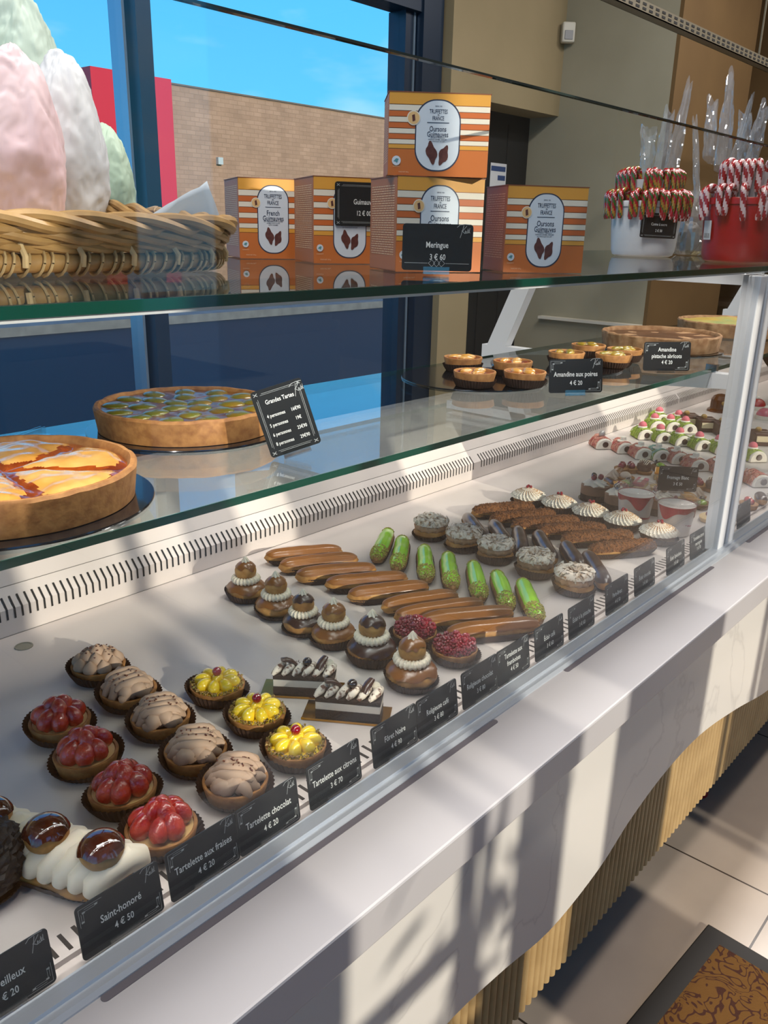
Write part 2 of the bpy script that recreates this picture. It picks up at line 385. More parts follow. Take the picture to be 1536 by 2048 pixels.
struct('pavement', MB().box(-12, 20, -14, -2.26, ZA-.2, -.05), mat('grey paving', '#8d8a86', '#807d79', scale=3, rough=.9), smooth=0)
# shrub on the street side whose leaves shade the counter front
sh = thing('shrub', 'leafy shrub in the street in front of the shop window', 'shrub', (.36, -2.85, -.05))
obj('stem', MB().tube([(0, 0, 0), (.02, 0, .8), (-.01, .01, 1.5), (.05, 0, 2.05)], [.022, .02, .015, .005], 7), mat('bark', '#4a3a2a', rough=.9), sh)
b = MB(); R = random.Random(4)
for i in range(70):
    z = R.uniform(1.3, 2.05); a = R.uniform(0, 2*PI); rr = R.uniform(.02, .16)*(1.2-abs(z-1.8)); M_ = T(rr*math.cos(a), rr*math.sin(a), z) @ Matrix.Rotation(a, 4, 'Z') @ Matrix.Rotation(R.uniform(-.3, 1.2), 4, 'Y') @ Matrix.Rotation(R.uniform(-.5, .5), 4, 'X')
    b.add([(0, 0, 0), (.03, .018, .004), (.075, .014, 0), (.11, 0, -.012), (.075, -.014, 0), (.03, -.018, .004)], [(0, 1, 2, 3, 4, 5)], M_)
obj('foliage', b, mat('green leaf', '#35592a', rough=.5), sh, smooth=0)['kind'] = 'stuff'

# ------------------------------------------------------------------ the display case
X0, X1 = -.6, 4.1
XP0, XP1, XP2, XP3 = 1.672, 1.728, 1.742, 1.822       # the two front posts
SOLID = mat('white solid surface', '#b6b3b4', '#b1aeaf', scale=4, rough=.32)
CASEW = mat('white case lining', '#d2c8c2', rough=.38)
ALU = mat('brushed aluminium', '#c3cad2', rough=.3, metal=.45)
GREEN = mat('green glass edge', '#03473a', rough=.12, coat=.3)
case = thing('display_case', 'long white pastry display case with glass shelves and marble front', 'display case', (0, 0, 0))
def cpart(nm, m, mt, lab=None, **k):
    k.setdefault('smooth', 0)
    o = obj(nm, m, mt, case, **k)
    if lab: o['label'] = lab
    return o
YE = .433
cpart('counter_ledge', MB().box(X0, X1, YE, .556, CAM_Z-.682, CAM_Z-.631), SOLID, bevel=.003)
cpart('deck', MB().box(X0, X1, .595, 1.235, DECK-.03, DECK), CASEW)
cpart('front_trough', MB().box(X0, X1, .556, .595, DECK-.03, DECK-.006), CASEW)
# front intake grille slots
b = MB()
for i in range(int((X1-X0)/.0138)):
    x = X0+.01+i*.0138; b.prism([(x, .600), (x+.0042, .600), (x+.0042, .6235), (x, .6235)], DECK-.004, DECK+.0003)
cpart('intake_slots', b, mat('dark slot', '#2b221b', rough=.7), 'row of dark slots')
# back panel with kinked vent slots
b = MB(); pr = [(1.235, DECK-.03), (1.235, DECK+.045), (1.262, DECK+.073), (1.36, DECK+.20), (1.39, DECK+.20), (1.39, DECK-.03)]
n_ = len(pr); vs = [(X0, y, z) for y, z in pr]+[(X1, y, z) for y, z in pr]
b.add(vs, [tuple(range(n_)), tuple(range(2*n_-1, n_-1, -1))]+[(i, n_+i, n_+(i+1) % n_, (i+1) % n_) for i in range(n_)])
cpart('back_panel', b, CASEW)
VS = [MB(), MB(), MB()]
for i in range(int((X1-X0)/.0124)):
    x = X0+.01+i*.0124
    if abs(x-1.785) < .012 or abs(x-3.08) < .012: continue
    wv = .0034; b = VS[0 if x < 1.785 else 1 if x < 3.08 else 2]
    b.add([(x, 1.2345, .6975), (x+wv, 1.2345, .6975), (x+wv, 1.2345, .7152), (x, 1.2345, .7152), (x+wv, 1.2495, .7312), (x, 1.2495, .7312)], [(0, 1, 2, 3), (3, 2, 4, 5)])
for b in VS: cpart('vent_slots', b, mat('black gap', '#060708'), 'row of black kinked vent slots')
cpart('panel_seam', MB().box(X0, X1, 1.2615, 1.2625, DECK+.072, DECK+.0735).box(X0, X1, 1.2340, 1.2352, DECK+.0002, DECK+.0008), mat('grey seam', '#77736c', rough=.7))
hp = at_z(48, 1293, DECK)
cpart('drain_hole', MB().lathe([(.0135, 0), (.0135, .0012), (.011, .0012), (.011, .0004)], 28, T(hp.x, hp.y, DECK)), mat('grey plastic', '#8c8878', rough=.5), 'small grey drain hole')
# aluminium rail holding the front glass
b = MB(); pr = [(.536, .667), (.536, .672), (.541, .675), (.549, .675), (.550, .6785), (.556, .6785), (.556, .640), (.566, .640), (.566, .681), (.5695, .681), (.5695, .665), (.536, .665)]
pr = [(.536, .664), (.5365, .671), (.5405, .6745), (.5485, .6745), (.5495, .6780), (.5685, .6780), (.5685, .664)]
n_ = len(pr); vs = [(X0, y, z) for y, z in pr]+[(X1, y, z) for y, z in pr]
b.add(vs, [tuple(range(n_)), tuple(range(2*n_-1, n_-1, -1))]+[(i, (i+1) % n_, n_+(i+1) % n_, n_+i) for i in range(n_)])
cpart('rail', b, ALU, 'brushed aluminium rail under the glass')
b = MB()
def capsule(m, xa, xb, y, r, z0, z1):
    pts = [(xb+r*math.sin(k*PI/8), y-r*math.cos(k*PI/8)) for k in range(9)]+[(xa-r*math.sin(k*PI/8), y+r*math.cos(k*PI/8)) for k in range(9)]
    m.prism(pts, z0, z1)
for xa, xb in ((.262, .847), (1.04, 1.612), (1.815, 2.6), (2.8, 3.6), (-.5, .1)): capsule(b, xa, xb, .5325, .0046, CAM_Z-.632, CAM_Z-.6304)
cpart('ledge_slot', b, mat('painted slot shade', '#5f5a60', rough=.6), 'rounded slot along the rail, its shade painted dark')  # flat strip, the recess's shade put into its dark colour
FG = glass('front glass', (.985, .99, .985), .03)
GT = CAM_Z+.149
for xa, xb in ((X0, XP1), (XP2, X1)):
    g = cpart('front_pane', MB().box(xa, xb, GY, GY+.006, .676, GT), FG)
    o = obj('polished_edge', MB().box(xa, xb, GY-.0002, GY+.0062, GT, GT+.0022), mat('glass edge', '#2c3a38', rough=.1, coat=1), g, smooth=0, label='dark polished top edge')
for xa, xb in ((XP0+.024, XP1), (XP2, XP3-.04)):
    cpart('front_post', MB().box(xa, xb, GY-.006, GY+.028, .672, UP-.016), WHITEP, bevel=.002)
cpart('post_gap', MB().box(XP1, XP2, GY+.004, GY+.02, .68, UP-.016), mat('black gap', '#060708'))
# shelves
SG = glass('shelf glass', (.978, .985, .98), .05, gain=1.0)
SG2 = glass('mirrored shelf glass', (.88, .93, .93), .26)
def shelf(nm, ya, yb, z, th, xa, xb):
    s_ = cpart(nm, MB().box(xa, xb, ya, yb, z-th, z), SG if nm == 'upper_shelf' else SG2)
    obj('green_edge', MB().box(xa, xb, ya-.0012, ya, z-th, z-.0006).box(xa, xb, yb, yb+.001, z-th, z), GREEN, s_, smooth=0, label='dark green glass edge')
    return s_
shelf('upper_shelf', .575, 1.36, UP, .0095, X0, X1)
for xa, xb in ((X0, 1.735), (1.7365, X1)): shelf('middle_shelf', .632, 1.033, MID, .0085, xa, xb)
cpart('shelf_rail', MB().box(X0, X1, .578, .592, UP-.0128, UP-.0098), WHITEP, 'thin white rail under the upper shelf')
# white steel brackets carrying the shelves
for xf in (1.725, 3.30, .05):
    b = MB(); z0 = MID-.010
    b.prism([(.588, z0-.028), (.588, z0), (1.20, z0), (1.20, z0-.075)], xf, xf+.03, Matrix(((0, 0, 1, 0), (1, 0, 0, 0), (0, 1, 0, 0), (0, 0, 0, 1))))
    br_ = cpart('shelf_bracket', b, WHITEP)
    obj('bracket_leg', MB().prism([(1.055, UP-.016), (1.10, UP-.016), (1.185, z0), (1.135, z0)], xf, xf+.03, Matrix(((0, 0, 1, 0), (1, 0, 0, 0), (0, 1, 0, 0), (0, 0, 0, 1)))), WHITEP, br_, smooth=0)
    obj('bracket_arm', MB().box(xf, xf+.03, .588, 1.30, UP-.036, UP-.016), WHITEP, br_, smooth=0)
    cpart('shelf_clip', MB().box(xf+.008, xf+.02, .626, .648, MID-.013, MID+.006), mat('polished steel', '#c8ccd0', rough=.15, metal=1), 'small polished clip')
# marble front with its wavy lower edge, fluted wood behind it, toe kick
def marble():
    m = bpy.data.materials.new('white marble'); m.use_nodes = True; n = m.node_tree.nodes; L = m.node_tree.links; b = n['Principled BSDF']; b.inputs['Roughness'].default_value = .28
    t = n.new('ShaderNodeTexCoord'); z = n.new('ShaderNodeTexNoise'); z.inputs['Scale'].default_value = 1.7; z.inputs['Detail'].default_value = 7; z.inputs['Distortion'].default_value = 1.2
    r = n.new('ShaderNodeValToRGB'); e = r.color_ramp.elements; e[0].position = .49; e[0].color = H('#d3cfc8'); e[1].position = .51; e[1].color = H('#d3cfc8'); k = e.new(.5); k.color = H('#c4c0ba')
    L.new(t.outputs['Object'], z.inputs['Vector']); L.new(z.outputs['Fac'], r.inputs[0]); L.new(r.outputs[0], b.inputs['Base Color'])
    return m
WV = [(-.6, -.62), (-.2, -.66), (.2, -.70), (.475, -.778), (.646, -.915), (.768, -.945), (.9, -.969), (1.049, -.953), (1.145, -.919), (1.274, -.894), (1.428, -.892), (1.623, -.926), (1.85, -.977), (2.15, -1.0), (2.5, -.97), (2.9, -.90), (3.4, -.9), (4.1, -.98)]
WV = [(-.6, -.90), (-.2, -.93), (.1, -.96), (.3, -.97), (.475, -.955)]+[(.646, -.932)]+WV[5:]
def wave(x):
    for i in range(len(WV)-1):
        if WV[i][0] <= x <= WV[i+1][0]:
            p0 = WV[max(i-1, 0)]; p1 = WV[i]; p2 = WV[i+1]; p3 = WV[min(i+2, len(WV)-1)]; u = (x-p1[0])/(p2[0]-p1[0])
            m1 = (p2[1]-p0[1])/(p2[0]-p0[0])*(p2[0]-p1[0]); m2 = (p3[1]-p1[1])/(p3[0]-p1[0])*(p2[0]-p1[0])
            return (2*u**3-3*u*u+1)*p1[1]+(u**3-2*u*u+u)*m1+(-2*u**3+3*u*u)*p2[1]+(u**3-u*u)*m2+CAM_Z
    return WV[-1][1]+CAM_Z
N = 160; xs = [X0+(X1-X0)*i/N for i in range(N+1)]; b = MB(); vs = []; fs = []; zt_ = CAM_Z-.6815
for x in xs: vs += [(x, .445, wave(x)), (x, .445, zt_), (x, .463, wave(x)), (x, .463, zt_)]
for i in range(N):
    a = 4*i; c = a+4; fs += [(a, c, c+1, a+1), (a+2, a+3, c+3, c+2), (a, a+2, c+2, c)]
b.add(vs, fs); cpart('marble_panel', b, marble(), 'white marble panel with a wavy lower edge', smooth=30)
b = MB(); pitch = .0185; n_ = int((X1-X0)/pitch)
for i in range(n_):
    x = X0+pitch*(i+.5); r = pitch*.5
    prof = [(-r, .50), (-r*.9, .4945), (-r*.6, .4895), (-r*.2, .487), (r*.2, .487), (r*.6, .4895), (r*.9, .4945), (r, .50)]
    vs = [(x+p, y, z) for z in (.118, CAM_Z-.70) for p, y in prof]; k = len(prof)
    b.add(vs, [(j, j+1, k+j+1, k+j) for j in range(k-1)]+[tuple(range(k-1, -1, -1))])
b.box(X0, X1, .498, .52, .118, CAM_Z-.70)
cpart('fluted_front', b, mat('pale fluted wood', '#b99b6b', '#a88a5c', scale=14, rough=.5, bump=.05), 'pale fluted wood slats', smooth=50)
cpart('toe_kick', MB().box(X0, X1, .60, .62, 0, .13), mat('dark plinth', '#4b4a4a', rough=.7))
for xa in (X0-.03, X1): cpart('side_panel', MB().box(xa, xa+.03, .46, 1.43, 0, CAM_Z-.60), CASEW)
cpart('rear_cladding', MB().box(X0, X1, 1.40, 1.43, 0, DECK-.03), CASEW)
# door mat and the small red ball by the plinth
rg = thing('door_mat', 'brown scroll-patterned door mat with black rubber border on the tiles', 'mat', (.95, .03, 0), math.radians(-3.5))
obj('rubber_border', MB().box(-.95, .46, -1.2, .37, 0.0005, .006), mat('black rubber', '#17120e', rough=.6), rg, bevel=.003, label='black rubber border')  # unseen stretch behind the camera added to darken the reflection in the front glass
def swirl():
    m = bpy.data.materials.new('scroll carpet'); m.use_nodes = True; n = m.node_tree.nodes; L = m.node_tree.links; b = n['Principled BSDF']; b.inputs['Roughness'].default_value = .95
    t = n.new('ShaderNodeTexCoord'); z = n.new('ShaderNodeTexNoise'); z.inputs['Scale'].default_value = 17; z.inputs['Detail'].default_value = 1; z.inputs['Distortion'].default_value = 2.4
    L.new(t.outputs['Object'], z.inputs['Vector'])
    s = n.new('ShaderNodeMath'); s.operation = 'MULTIPLY'; s.inputs[1].default_value = 30; L.new(z.outputs['Fac'], s.inputs[0])
    q = n.new('ShaderNodeMath'); q.operation = 'SINE'; L.new(s.outputs[0], q.inputs[0])
    r = n.new('ShaderNodeValToRGB'); e = r.color_ramp.elements; e[0].position = .55; e[0].color = H('#6f4a18'); e[1].position = .72; e[1].color = H('#43200f')
    L.new(q.outputs[0], r.inputs[0]); L.new(r.outputs[0], b.inputs['Base Color'])
    g = n.new('ShaderNodeTexNoise'); g.inputs['Scale'].default_value = 600; L.new(t.outputs['Object'], g.inputs['Vector'])
    u = n.new('ShaderNodeBump'); u.inputs['Strength'].default_value = .6; u.inputs['Distance'].default_value = .003; L.new(g.outputs['Fac'], u.inputs['Height']); L.new(u.outputs[0], b.inputs['Normal'])
    return m
obj('pile', MB().box(-.91, .42, -1.16, .33, .006, .011), swirl(), rg, smooth=0, label='golden brown pile with dark scrolls')
rb = at_z(1403, 1583, .017)
tag(obj('ball', MB().blob((0, 0, 0), .016, 16, 12, z0=-1), mat('red plastic', '#8c0a12', rough=.3), loc=(rb.x, rb.y, .016)), 'tiny red ball on the floor under the fluted front', 'ball')
# ------------------------------------------------------------------ pastry materials
CRUST = mat('baked shortcrust', '#a8763f', '#8a5a2b', scale=90, rough=.7, bump=.15)
CRUSTD = mat('cocoa crust', '#7a5433', '#664527', scale=90, rough=.7, bump=.15)
PAPER = mat('brown paper case', '#2c1a10', '#3a2316', scale=60, rough=.75)
CHOUX = mat('golden choux', '#c4924c', '#9d6a30', scale=45, rough=.55, bump=.25, bscale=160)
CAFE = mat('coffee icing', '#85531f', '#774818', scale=25, rough=.28, coat=.35, crough=.15)
CHOC = mat('chocolate icing', '#3a1d12', '#2e160d', scale=25, rough=.3, coat=.4, crough=.15)
CREAM = mat('white cream', '#efe3cb', rough=.5, sss=.1)
CREAMW = mat('whipped cream', '#f1e9da', rough=.55, sss=.1)
MOUSSE = mat('milk chocolate mousse', '#b2967f', '#a68a73', scale=30, rough=.6)
SHAVE = mat('chocolate shavings', '#4a2416', '#6a3a26', scale=200, rough=.5)
STRAW = mat('glazed strawberry', '#a80a10', '#d83c1c', scale=45, rough=.2, coat=1, bump=.4, bscale=420, lo=.42, hi=.66)
RASP = mat('glazed raspberry', '#6e0a1c', '#98142e', scale=60, rough=.2, coat=.9)
CURRANT = mat('redcurrant', '#8e0c1c', rough=.12, coat=1)
LEMON = mat('lemon cream', '#f2cc24', '#f6da48', scale=14, rough=.14, coat=.9, sss=.1)
NUTS = mat('chopped nuts', '#b89058', '#6e6a26', scale=260, rough=.6)
PISTG = mat('pistachio icing', '#98dc0e', '#a6e81c', scale=20, rough=.22, coat=.6)
PISTC = mat('pistachio crumbs', '#c9b65c', '#8f8c2a', scale=320, rough=.6)
SPECU = mat('speculoos crumbs', '#8a5424', '#54300f', scale=200, rough=.75, bump=.8, bscale=420)
SUGAR = mat('sugared almond flakes', '#f3e6d4', '#a9835c', scale=120, rough=.7, lo=.5, hi=.66)
PRAL = mat('praline cream', '#c49c78', '#b08862', scale=40, rough=.5)
SPONGE = mat('chocolate sponge', '#2e190f', '#1d0f08', scale=160, rough=.85, bump=.6, bscale=260)
WHITEC = mat('white cream layer', '#e8dfd0', rough=.6)
GOLD = mat('gold card', '#b9862c', rough=.18, metal=1)
CARAM = mat('dark caramel', '#2e0c06', '#561f0a', scale=30, rough=.08, coat=1)
BLACKC = mat('black cake board', '#0d0e12', rough=.12, coat=.5)
CUSTARD = mat('pastry cream', '#dcb878', rough=.5)

# ------------------------------------------------------------------ shapes shared by several pastries
def paper_bm(r0=.0345, r1=.0445, h=.017, n=44, lean=.006):
    m = MB(); k = n*2
    def mod(r, z, a, j):
        w_ = (.0011 if round(a*k/(2*PI)) % 2 else -.0007)*(1 if j else .6)
        return r+w_, z+lean*(z/h)*math.cos(a-2.2)
    m.lathe([(r0, .0008), (r0+(r1-r0)*.6, h*.55), (r1, h)], k, mod=mod, close=False)
    m.lathe([(r1-.0006, h), (r0+(r1-r0)*.6-.0006, h*.55+.0002), (r0-.0005, .0012)], k, mod=lambda r, z, a, j: mod(r, z, a, 2-j), close=False)
    m.lathe([(0, .0006), (r0, .0006)], k, close=False)
    return m
def crust_bm(r0=.035, r1=.0395, h=.0215, t=.0045):
    return MB().lathe([(0, .002), (r0, .002), (r1, h-.0015), (r1-.0008, h), (r1-t+.0008, h), (r1-t, h-.0015), (r1-t-.0005, h-.006), (0, h-.006)], 44)
def rope_ring(R, r, n, z, lobes, m=None, amp=.22, squash=1.0, skew=.0):
    m = m or MB(); k = lobes*6; vs = []; fs = []; q = 10
    for i in range(k):
        a = 2*PI*i/k
        for j in range(q):
            b_ = 2*PI*j/q; ph = lobes*a+skew*math.sin(b_)*3
            rr = r*(1+amp*math.cos(ph)); vs.append(((R+rr*math.cos(b_))*math.cos(a), (R+rr*math.cos(b_))*math.sin(a), z+rr*math.sin(b_)*squash))
    for i in range(k):
        for j in range(q): fs.append((i*q+j, ((i+1) % k)*q+j, ((i+1) % k)*q+(j+1) % q, i*q+(j+1) % q))
    return m.add(vs, fs)
def star_dome(r, h, z, ribs=9, amp=.16, twist=.6, power=.75, m=None, n=54, levels=9, xf=None):
    m = m or MB(); prof = [(r*max(0.0, (1-(j/levels)))**power if j else r, z+h*(j/levels)) for j in range(levels+1)]
    def mod(rr, zz, a, j):
        f = rr/r if r else 0
        return rr*(1+amp*math.cos(ribs*(a+twist*j/levels))*min(1, f*3)), zz
    return m.lathe([(r*.86, z-.0005)]+prof, n, mod=mod, xf=xf)
def crumbs(m, pts, s, rnd, xf=None):
    for p in pts:
        q = s*rnd.uniform(.6, 1.3); M_ = T(*p) @ Matrix.Rotation(rnd.uniform(0, 6), 4, 'X') @ Matrix.Rotation(rnd.uniform(0, 6), 4, 'Z')
        if xf is not None: M_ = xf @ M_
        m.add([(q, 0, 0), (-q*.6, q*.8, 0), (-q*.5, -q*.8, .1*q), (0, 0, q*.9), (0, .1*q, -q*.8)], [(0, 1, 3), (1, 2, 3), (2, 0, 3), (1, 0, 4), (2, 1, 4), (0, 2, 4)], M_)
    return m
_pm = paper_bm(); _cm = crust_bm(.0338, .0382)
def tart_base(t, crust=CRUST, paper=True):
    if paper: obj('paper_case', _pm, PAPER, t, smooth=25, label='dark brown fluted paper case')
    return obj('crust', _cm, crust, t, smooth=50)
def strawberry_bm():
    m = MB(); prof = [(0, -.0125), (.006, -.0118), (.0095, -.008), (.0108, -.003), (.0102, .003), (.008, .008), (.0048, .0122), (0, .0146)]
    m.lathe(prof, 18, mod=lambda r, z, a, j: (r*(1+.05*math.cos(3*a)), z)); return m
def place(px, py): return at_z(px, py, DECK)

# ------------------------------------------------------------------ strawberry tartlets
G = 'strawberry tartlets in a row'
rnd = random.Random(3)
for i, (px, py) in enumerate([(325, 1684), (248, 1606), (175, 1533), (123, 1467)]):
    p = place(px, py)
    lab = ['glazed strawberry tartlet nearest the front glass in its row', 'glazed strawberry tartlet second from the front glass', 'glazed strawberry tartlet third from the front glass', 'glazed strawberry tartlet farthest back in its row'][i]
    t = thing('strawberry_tartlet', lab, 'pastry', (p.x, p.y, DECK), .4+i*1.9, G)
    tart_base(t)
    obj('custard', MB().lathe([(.0352, .015), (.0352, .019), (.02, .0205), (0, .021)], 30), CUSTARD, t)
    for k in range(7):
        a = 2*PI*k/7+rnd.uniform(-.15, .15); R_ = .0215
        rot = (Matrix.Rotation(a, 4, 'Z') @ Matrix.Rotation(-.55+rnd.uniform(-.2, .2), 4, 'Y') @ Matrix.Rotation(rnd.uniform(0, 3), 4, 'Z')).to_euler()
        loc = (R_*math.cos(a), R_*math.sin(a), .030+rnd.uniform(-.001, .002)); sc = rnd.uniform(.98, 1.14)
        if i == 0 and k == 0: sb = obj('strawberry', strawberry_bm(), STRAW, t, loc=loc); sb.rotation_euler = rot; sb.scale = (sc,)*3
        else: again(sb, t, loc, rot, sc)
    for k in range(3):
        a = 2*PI*k/3+.3; rot = (Matrix.Rotation(a, 4, 'Z') @ Matrix.Rotation(-.35, 4, 'Y') @ Matrix.Rotation(k, 4, 'Z')).to_euler()
        again(sb, t, (.0085*math.cos(a), .0085*math.sin(a), .0395), rot, 1.05)

# ------------------------------------------------------------------ milk chocolate tartlets
G = 'chocolate mousse tartlets in a row'
def drop_bm(): return MB().lathe([(.0075, 0), (.0105, .003), (.011, .006), (.0095, .0105), (.006, .0145), (.0022, .0178), (0, .0195)], 18)
def ruffle_bm(seed):
    R = random.Random(seed); m = MB()
    for k in range(5):
        y = -.024+.012*k; half = math.sqrt(max(.0001, .0335**2-y*y)); pts = []; n_ = 18
        for j in range(n_+1):
            u = -1+2*j/n_; x = u*half
            pts.append((x, y+.0035*math.sin(u*5+k+seed), .021+.011*(1-u*u)*(1-(y/.05)**2)+.0022*math.sin(u*11+2*k)))
        rad = [.0035+.0062*(1-abs(-1+2*j/n_)**3)*(1+.10*math.sin(j*1.9+k)) for j in range(n_+1)]
        m.tube(pts, rad, 12, flat=1.05)
    for k in range(4):
        y = -.018+.012*k; half = .026-.1*abs(y); pts = [(-half+2*half*j/10, y+.002*math.sin(j), .032+.006*math.sin(PI*j/10)) for j in range(11)]
        m.tube(pts, [.002+.0052*math.sin(PI*j/10)**.5 for j in range(11)], 10)
    return m
def shaving_bm(seed, n=26, zf=lambda r: .044-.5*r*r/.035*.5):
    R = random.Random(seed); m = MB()
    for _ in range(n):
        r = .024*math.sqrt(R.random()); a = R.uniform(0, 6.28)
        M_ = T(r*math.cos(a), r*math.sin(a), zf(r)+R.uniform(-.001, .001)) @ Matrix.Rotation(a*3, 4, 'Z') @ Matrix.Rotation(R.uniform(-.6, .6), 4, 'X')
        m.box(-R.uniform(.0006, .002), R.uniform(.0006, .002), -.0008, .0008, 0, .0011, M_)
    return m
for i, (px, py) in enumerate([(472, 1588), (393, 1527), (323, 1459), (259, 1404), (199, 1353)]):
    p = place(px, py)
    lab = ['milk chocolate tartlet nearest the front glass, topped with ruffled mousse', 'milk chocolate tartlet second from the front glass in its row', 'milk chocolate tartlet in the middle of its row of five', 'milk chocolate tartlet with ruffled mousse fourth from the front glass', 'milk chocolate tartlet topped with round piped mousse drops'][i]
    t = thing('chocolate_tartlet', lab, 'pastry', (p.x, p.y, DECK), [-.9, -.7, -.5, -.2, .3][i], G)
    tart_base(t)
    obj('ganache', MB().lathe([(.0352, .015), (.0352, .0195), (0, .020)], 30), CHOC, t)
    if i == 4:
        q = 0
        for R_, n_, z in ((.026, 9, .019), (.0135, 5, .026), (0, 1, .033)):
            for k in range(n_):
                a = 2*PI*k/n_; loc = (R_*math.cos(a), R_*math.sin(a), z)
                if q == 0: dm = obj('mousse_drop', drop_bm(), MOUSSE, t, loc=loc); q = 1
                else: again(dm, t, loc)
        obj('chocolate_shavings', shaving_bm(40, 30, lambda r: .050-.5*r), SHAVE, t, smooth=0)
    else:
        obj('mousse', ruffle_bm(i), MOUSSE, t, smooth=60)
        obj('chocolate_shavings', shaving_bm(i+5, 24, lambda r: .0465-.32*r), SHAVE, t, smooth=0)

# ------------------------------------------------------------------ lemon tartlets
G = 'lemon tartlets with a redcurrant'
def nutring(seed):
    R = random.Random(seed); m = MB()
    return crumbs(m, [((.029+.008*R.random())*math.cos(a), (.029+.008*R.random())*math.sin(a), .0215+R.uniform(0, .004)) for a in [R.uniform(0, 6.28) for _ in range(230)]], .0021, R)
for i, (px, py) in enumerate([(592, 1516), (515, 1450), (436, 1394)]):
    p = place(px, py)
    t = thing('lemon_tartlet', ['yellow lemon tartlet nearest the front glass, ringed with nuts', 'yellow lemon tartlet in the middle of its row of three', 'yellow lemon tartlet farthest back, ringed with chopped nuts'][i], 'pastry', (p.x, p.y, DECK), i*.35, G)
    tart_base(t)
    obj('filling', MB().lathe([(.0352, .015), (.0352, .020), (0, .024)], 30), LEMON, t)
    obj('chopped_nuts', nutring(i), NUTS, t, smooth=0)['kind'] = 'stuff'
    for k in range(9):
        a = 2*PI*k/8; loc = (.0195*math.cos(a), .0195*math.sin(a), .0255) if k < 8 else (0, 0, .0265)
        if i == 0 and k == 0:
            ld = obj('cream_dollop', MB().blob((0, 0, 0), (.0128, .0098, .0100), 18, 12, z0=-.95, shape=lambda q: (q.x, q.y*(.82+.18*q.x), q.z)), LEMON, t, loc=loc)
        else: ld_ = again(ld, t, loc, (0, 0, a))
        if i == 0 and k == 0: ld.rotation_euler = (0, 0, a)
    obj('redcurrant', MB().blob((0, 0, .0400), .0066, 14, 10), CURRANT, t, label='dark red currant')

# ------------------------------------------------------------------ black forest slices
G = 'black forest cake slices'
def slice_at(a, b_, lab, seed):
    A = at_z(*a, DECK+.004); B = at_z(*b_, DECK+.004); d_ = B-A; ang = math.atan2(d_.y, d_.x); L_ = .108; W_ = .040
    t = thing('black_forest_slice', lab, 'pastry', (A.x, A.y, DECK), ang, G); s = min(1.15, d_.length/L_); t.scale = (s,)*3
    obj('gold_board', MB().box(-.022, L_+.014, -.006, W_+.012, 0, .0016).box(-.022, L_+.014, -.0075, -.006, 0, .004), GOLD, t, smooth=0, label='gold card board under the cake')
    obj('sponge', MB().box(0, L_, 0, W_, .002, .0175), SPONGE, t, smooth=0, bevel=.0015)
    obj('cream_layer', MB().box(.0004, L_-.0004, .0004, W_, .0172, .031), WHITEC, t, smooth=0, bevel=.001)
    obj('chocolate_layer', MB().box(0, L_, 0, W_, .0306, .039), SPONGE, t, smooth=0, bevel=.0015)
    for k in range(6):
        x = .009+k*(L_-.018)/5; m = MB(); R = random.Random(seed*9+k)
        m.tube([(x-.010, .001, .040), (x-.004, .006, .0455), (x+.002, .016, .0485), (x+.005, .028, .048), (x+.003, .039, .041)], [.003, .0062, .0075, .0065, .003], 10)
        obj('cream_scallop', m, mat('cocoa dusted cream', '#e4d9c8', '#6a4434', scale=130, rough=.6, lo=.5, hi=.62), t)
    obj('cherry', MB().blob((L_*.54, .020, .058), .0085, 16, 10), mat('black cherry', '#14060a', rough=.08, coat=1), t, label='shiny black cherry')
    for k, x in enumerate((L_*.24, L_*.78)):
        M_ = T(x, .02, .056) @ Matrix.Rotation(.5+k*.7, 4, 'Z') @ Matrix.Rotation(.5-k, 4, 'Y')
        obj('chocolate_curl', MB().tube([(-.015, 0, 0), (-.007, 0, .003), (.004, 0, .003), (.015, 0, 0)], [.0065, .0075, .0075, .006], 9, xf=M_, flat=.55), CHOC, t)
    obj('white_chocolate_disc', MB().lathe([(0, -.0008), (.007, -.0008), (.007, .0008), (0, .0008)], 16, T(L_*.9, .026, .055) @ Matrix.Rotation(1.2, 4, 'X')), CREAM, t, label='cream coloured chocolate disc')
    crumbs_ = MB(); R = random.Random(seed)
    crumbs(crumbs_, [(R.uniform(.01, L_-.01), R.uniform(.004, .034), .050+R.uniform(-.003, .003)) for _ in range(40)], .0014, R); obj('cocoa_crumbs', crumbs_, SPONGE, t, smooth=0)
slice_at((630, 1432), (760, 1444), 'black forest cake slice on gold board nearer the front glass', 1)
slice_at((546, 1386), (668, 1392), 'black forest cake slice farther back on gold board', 2)

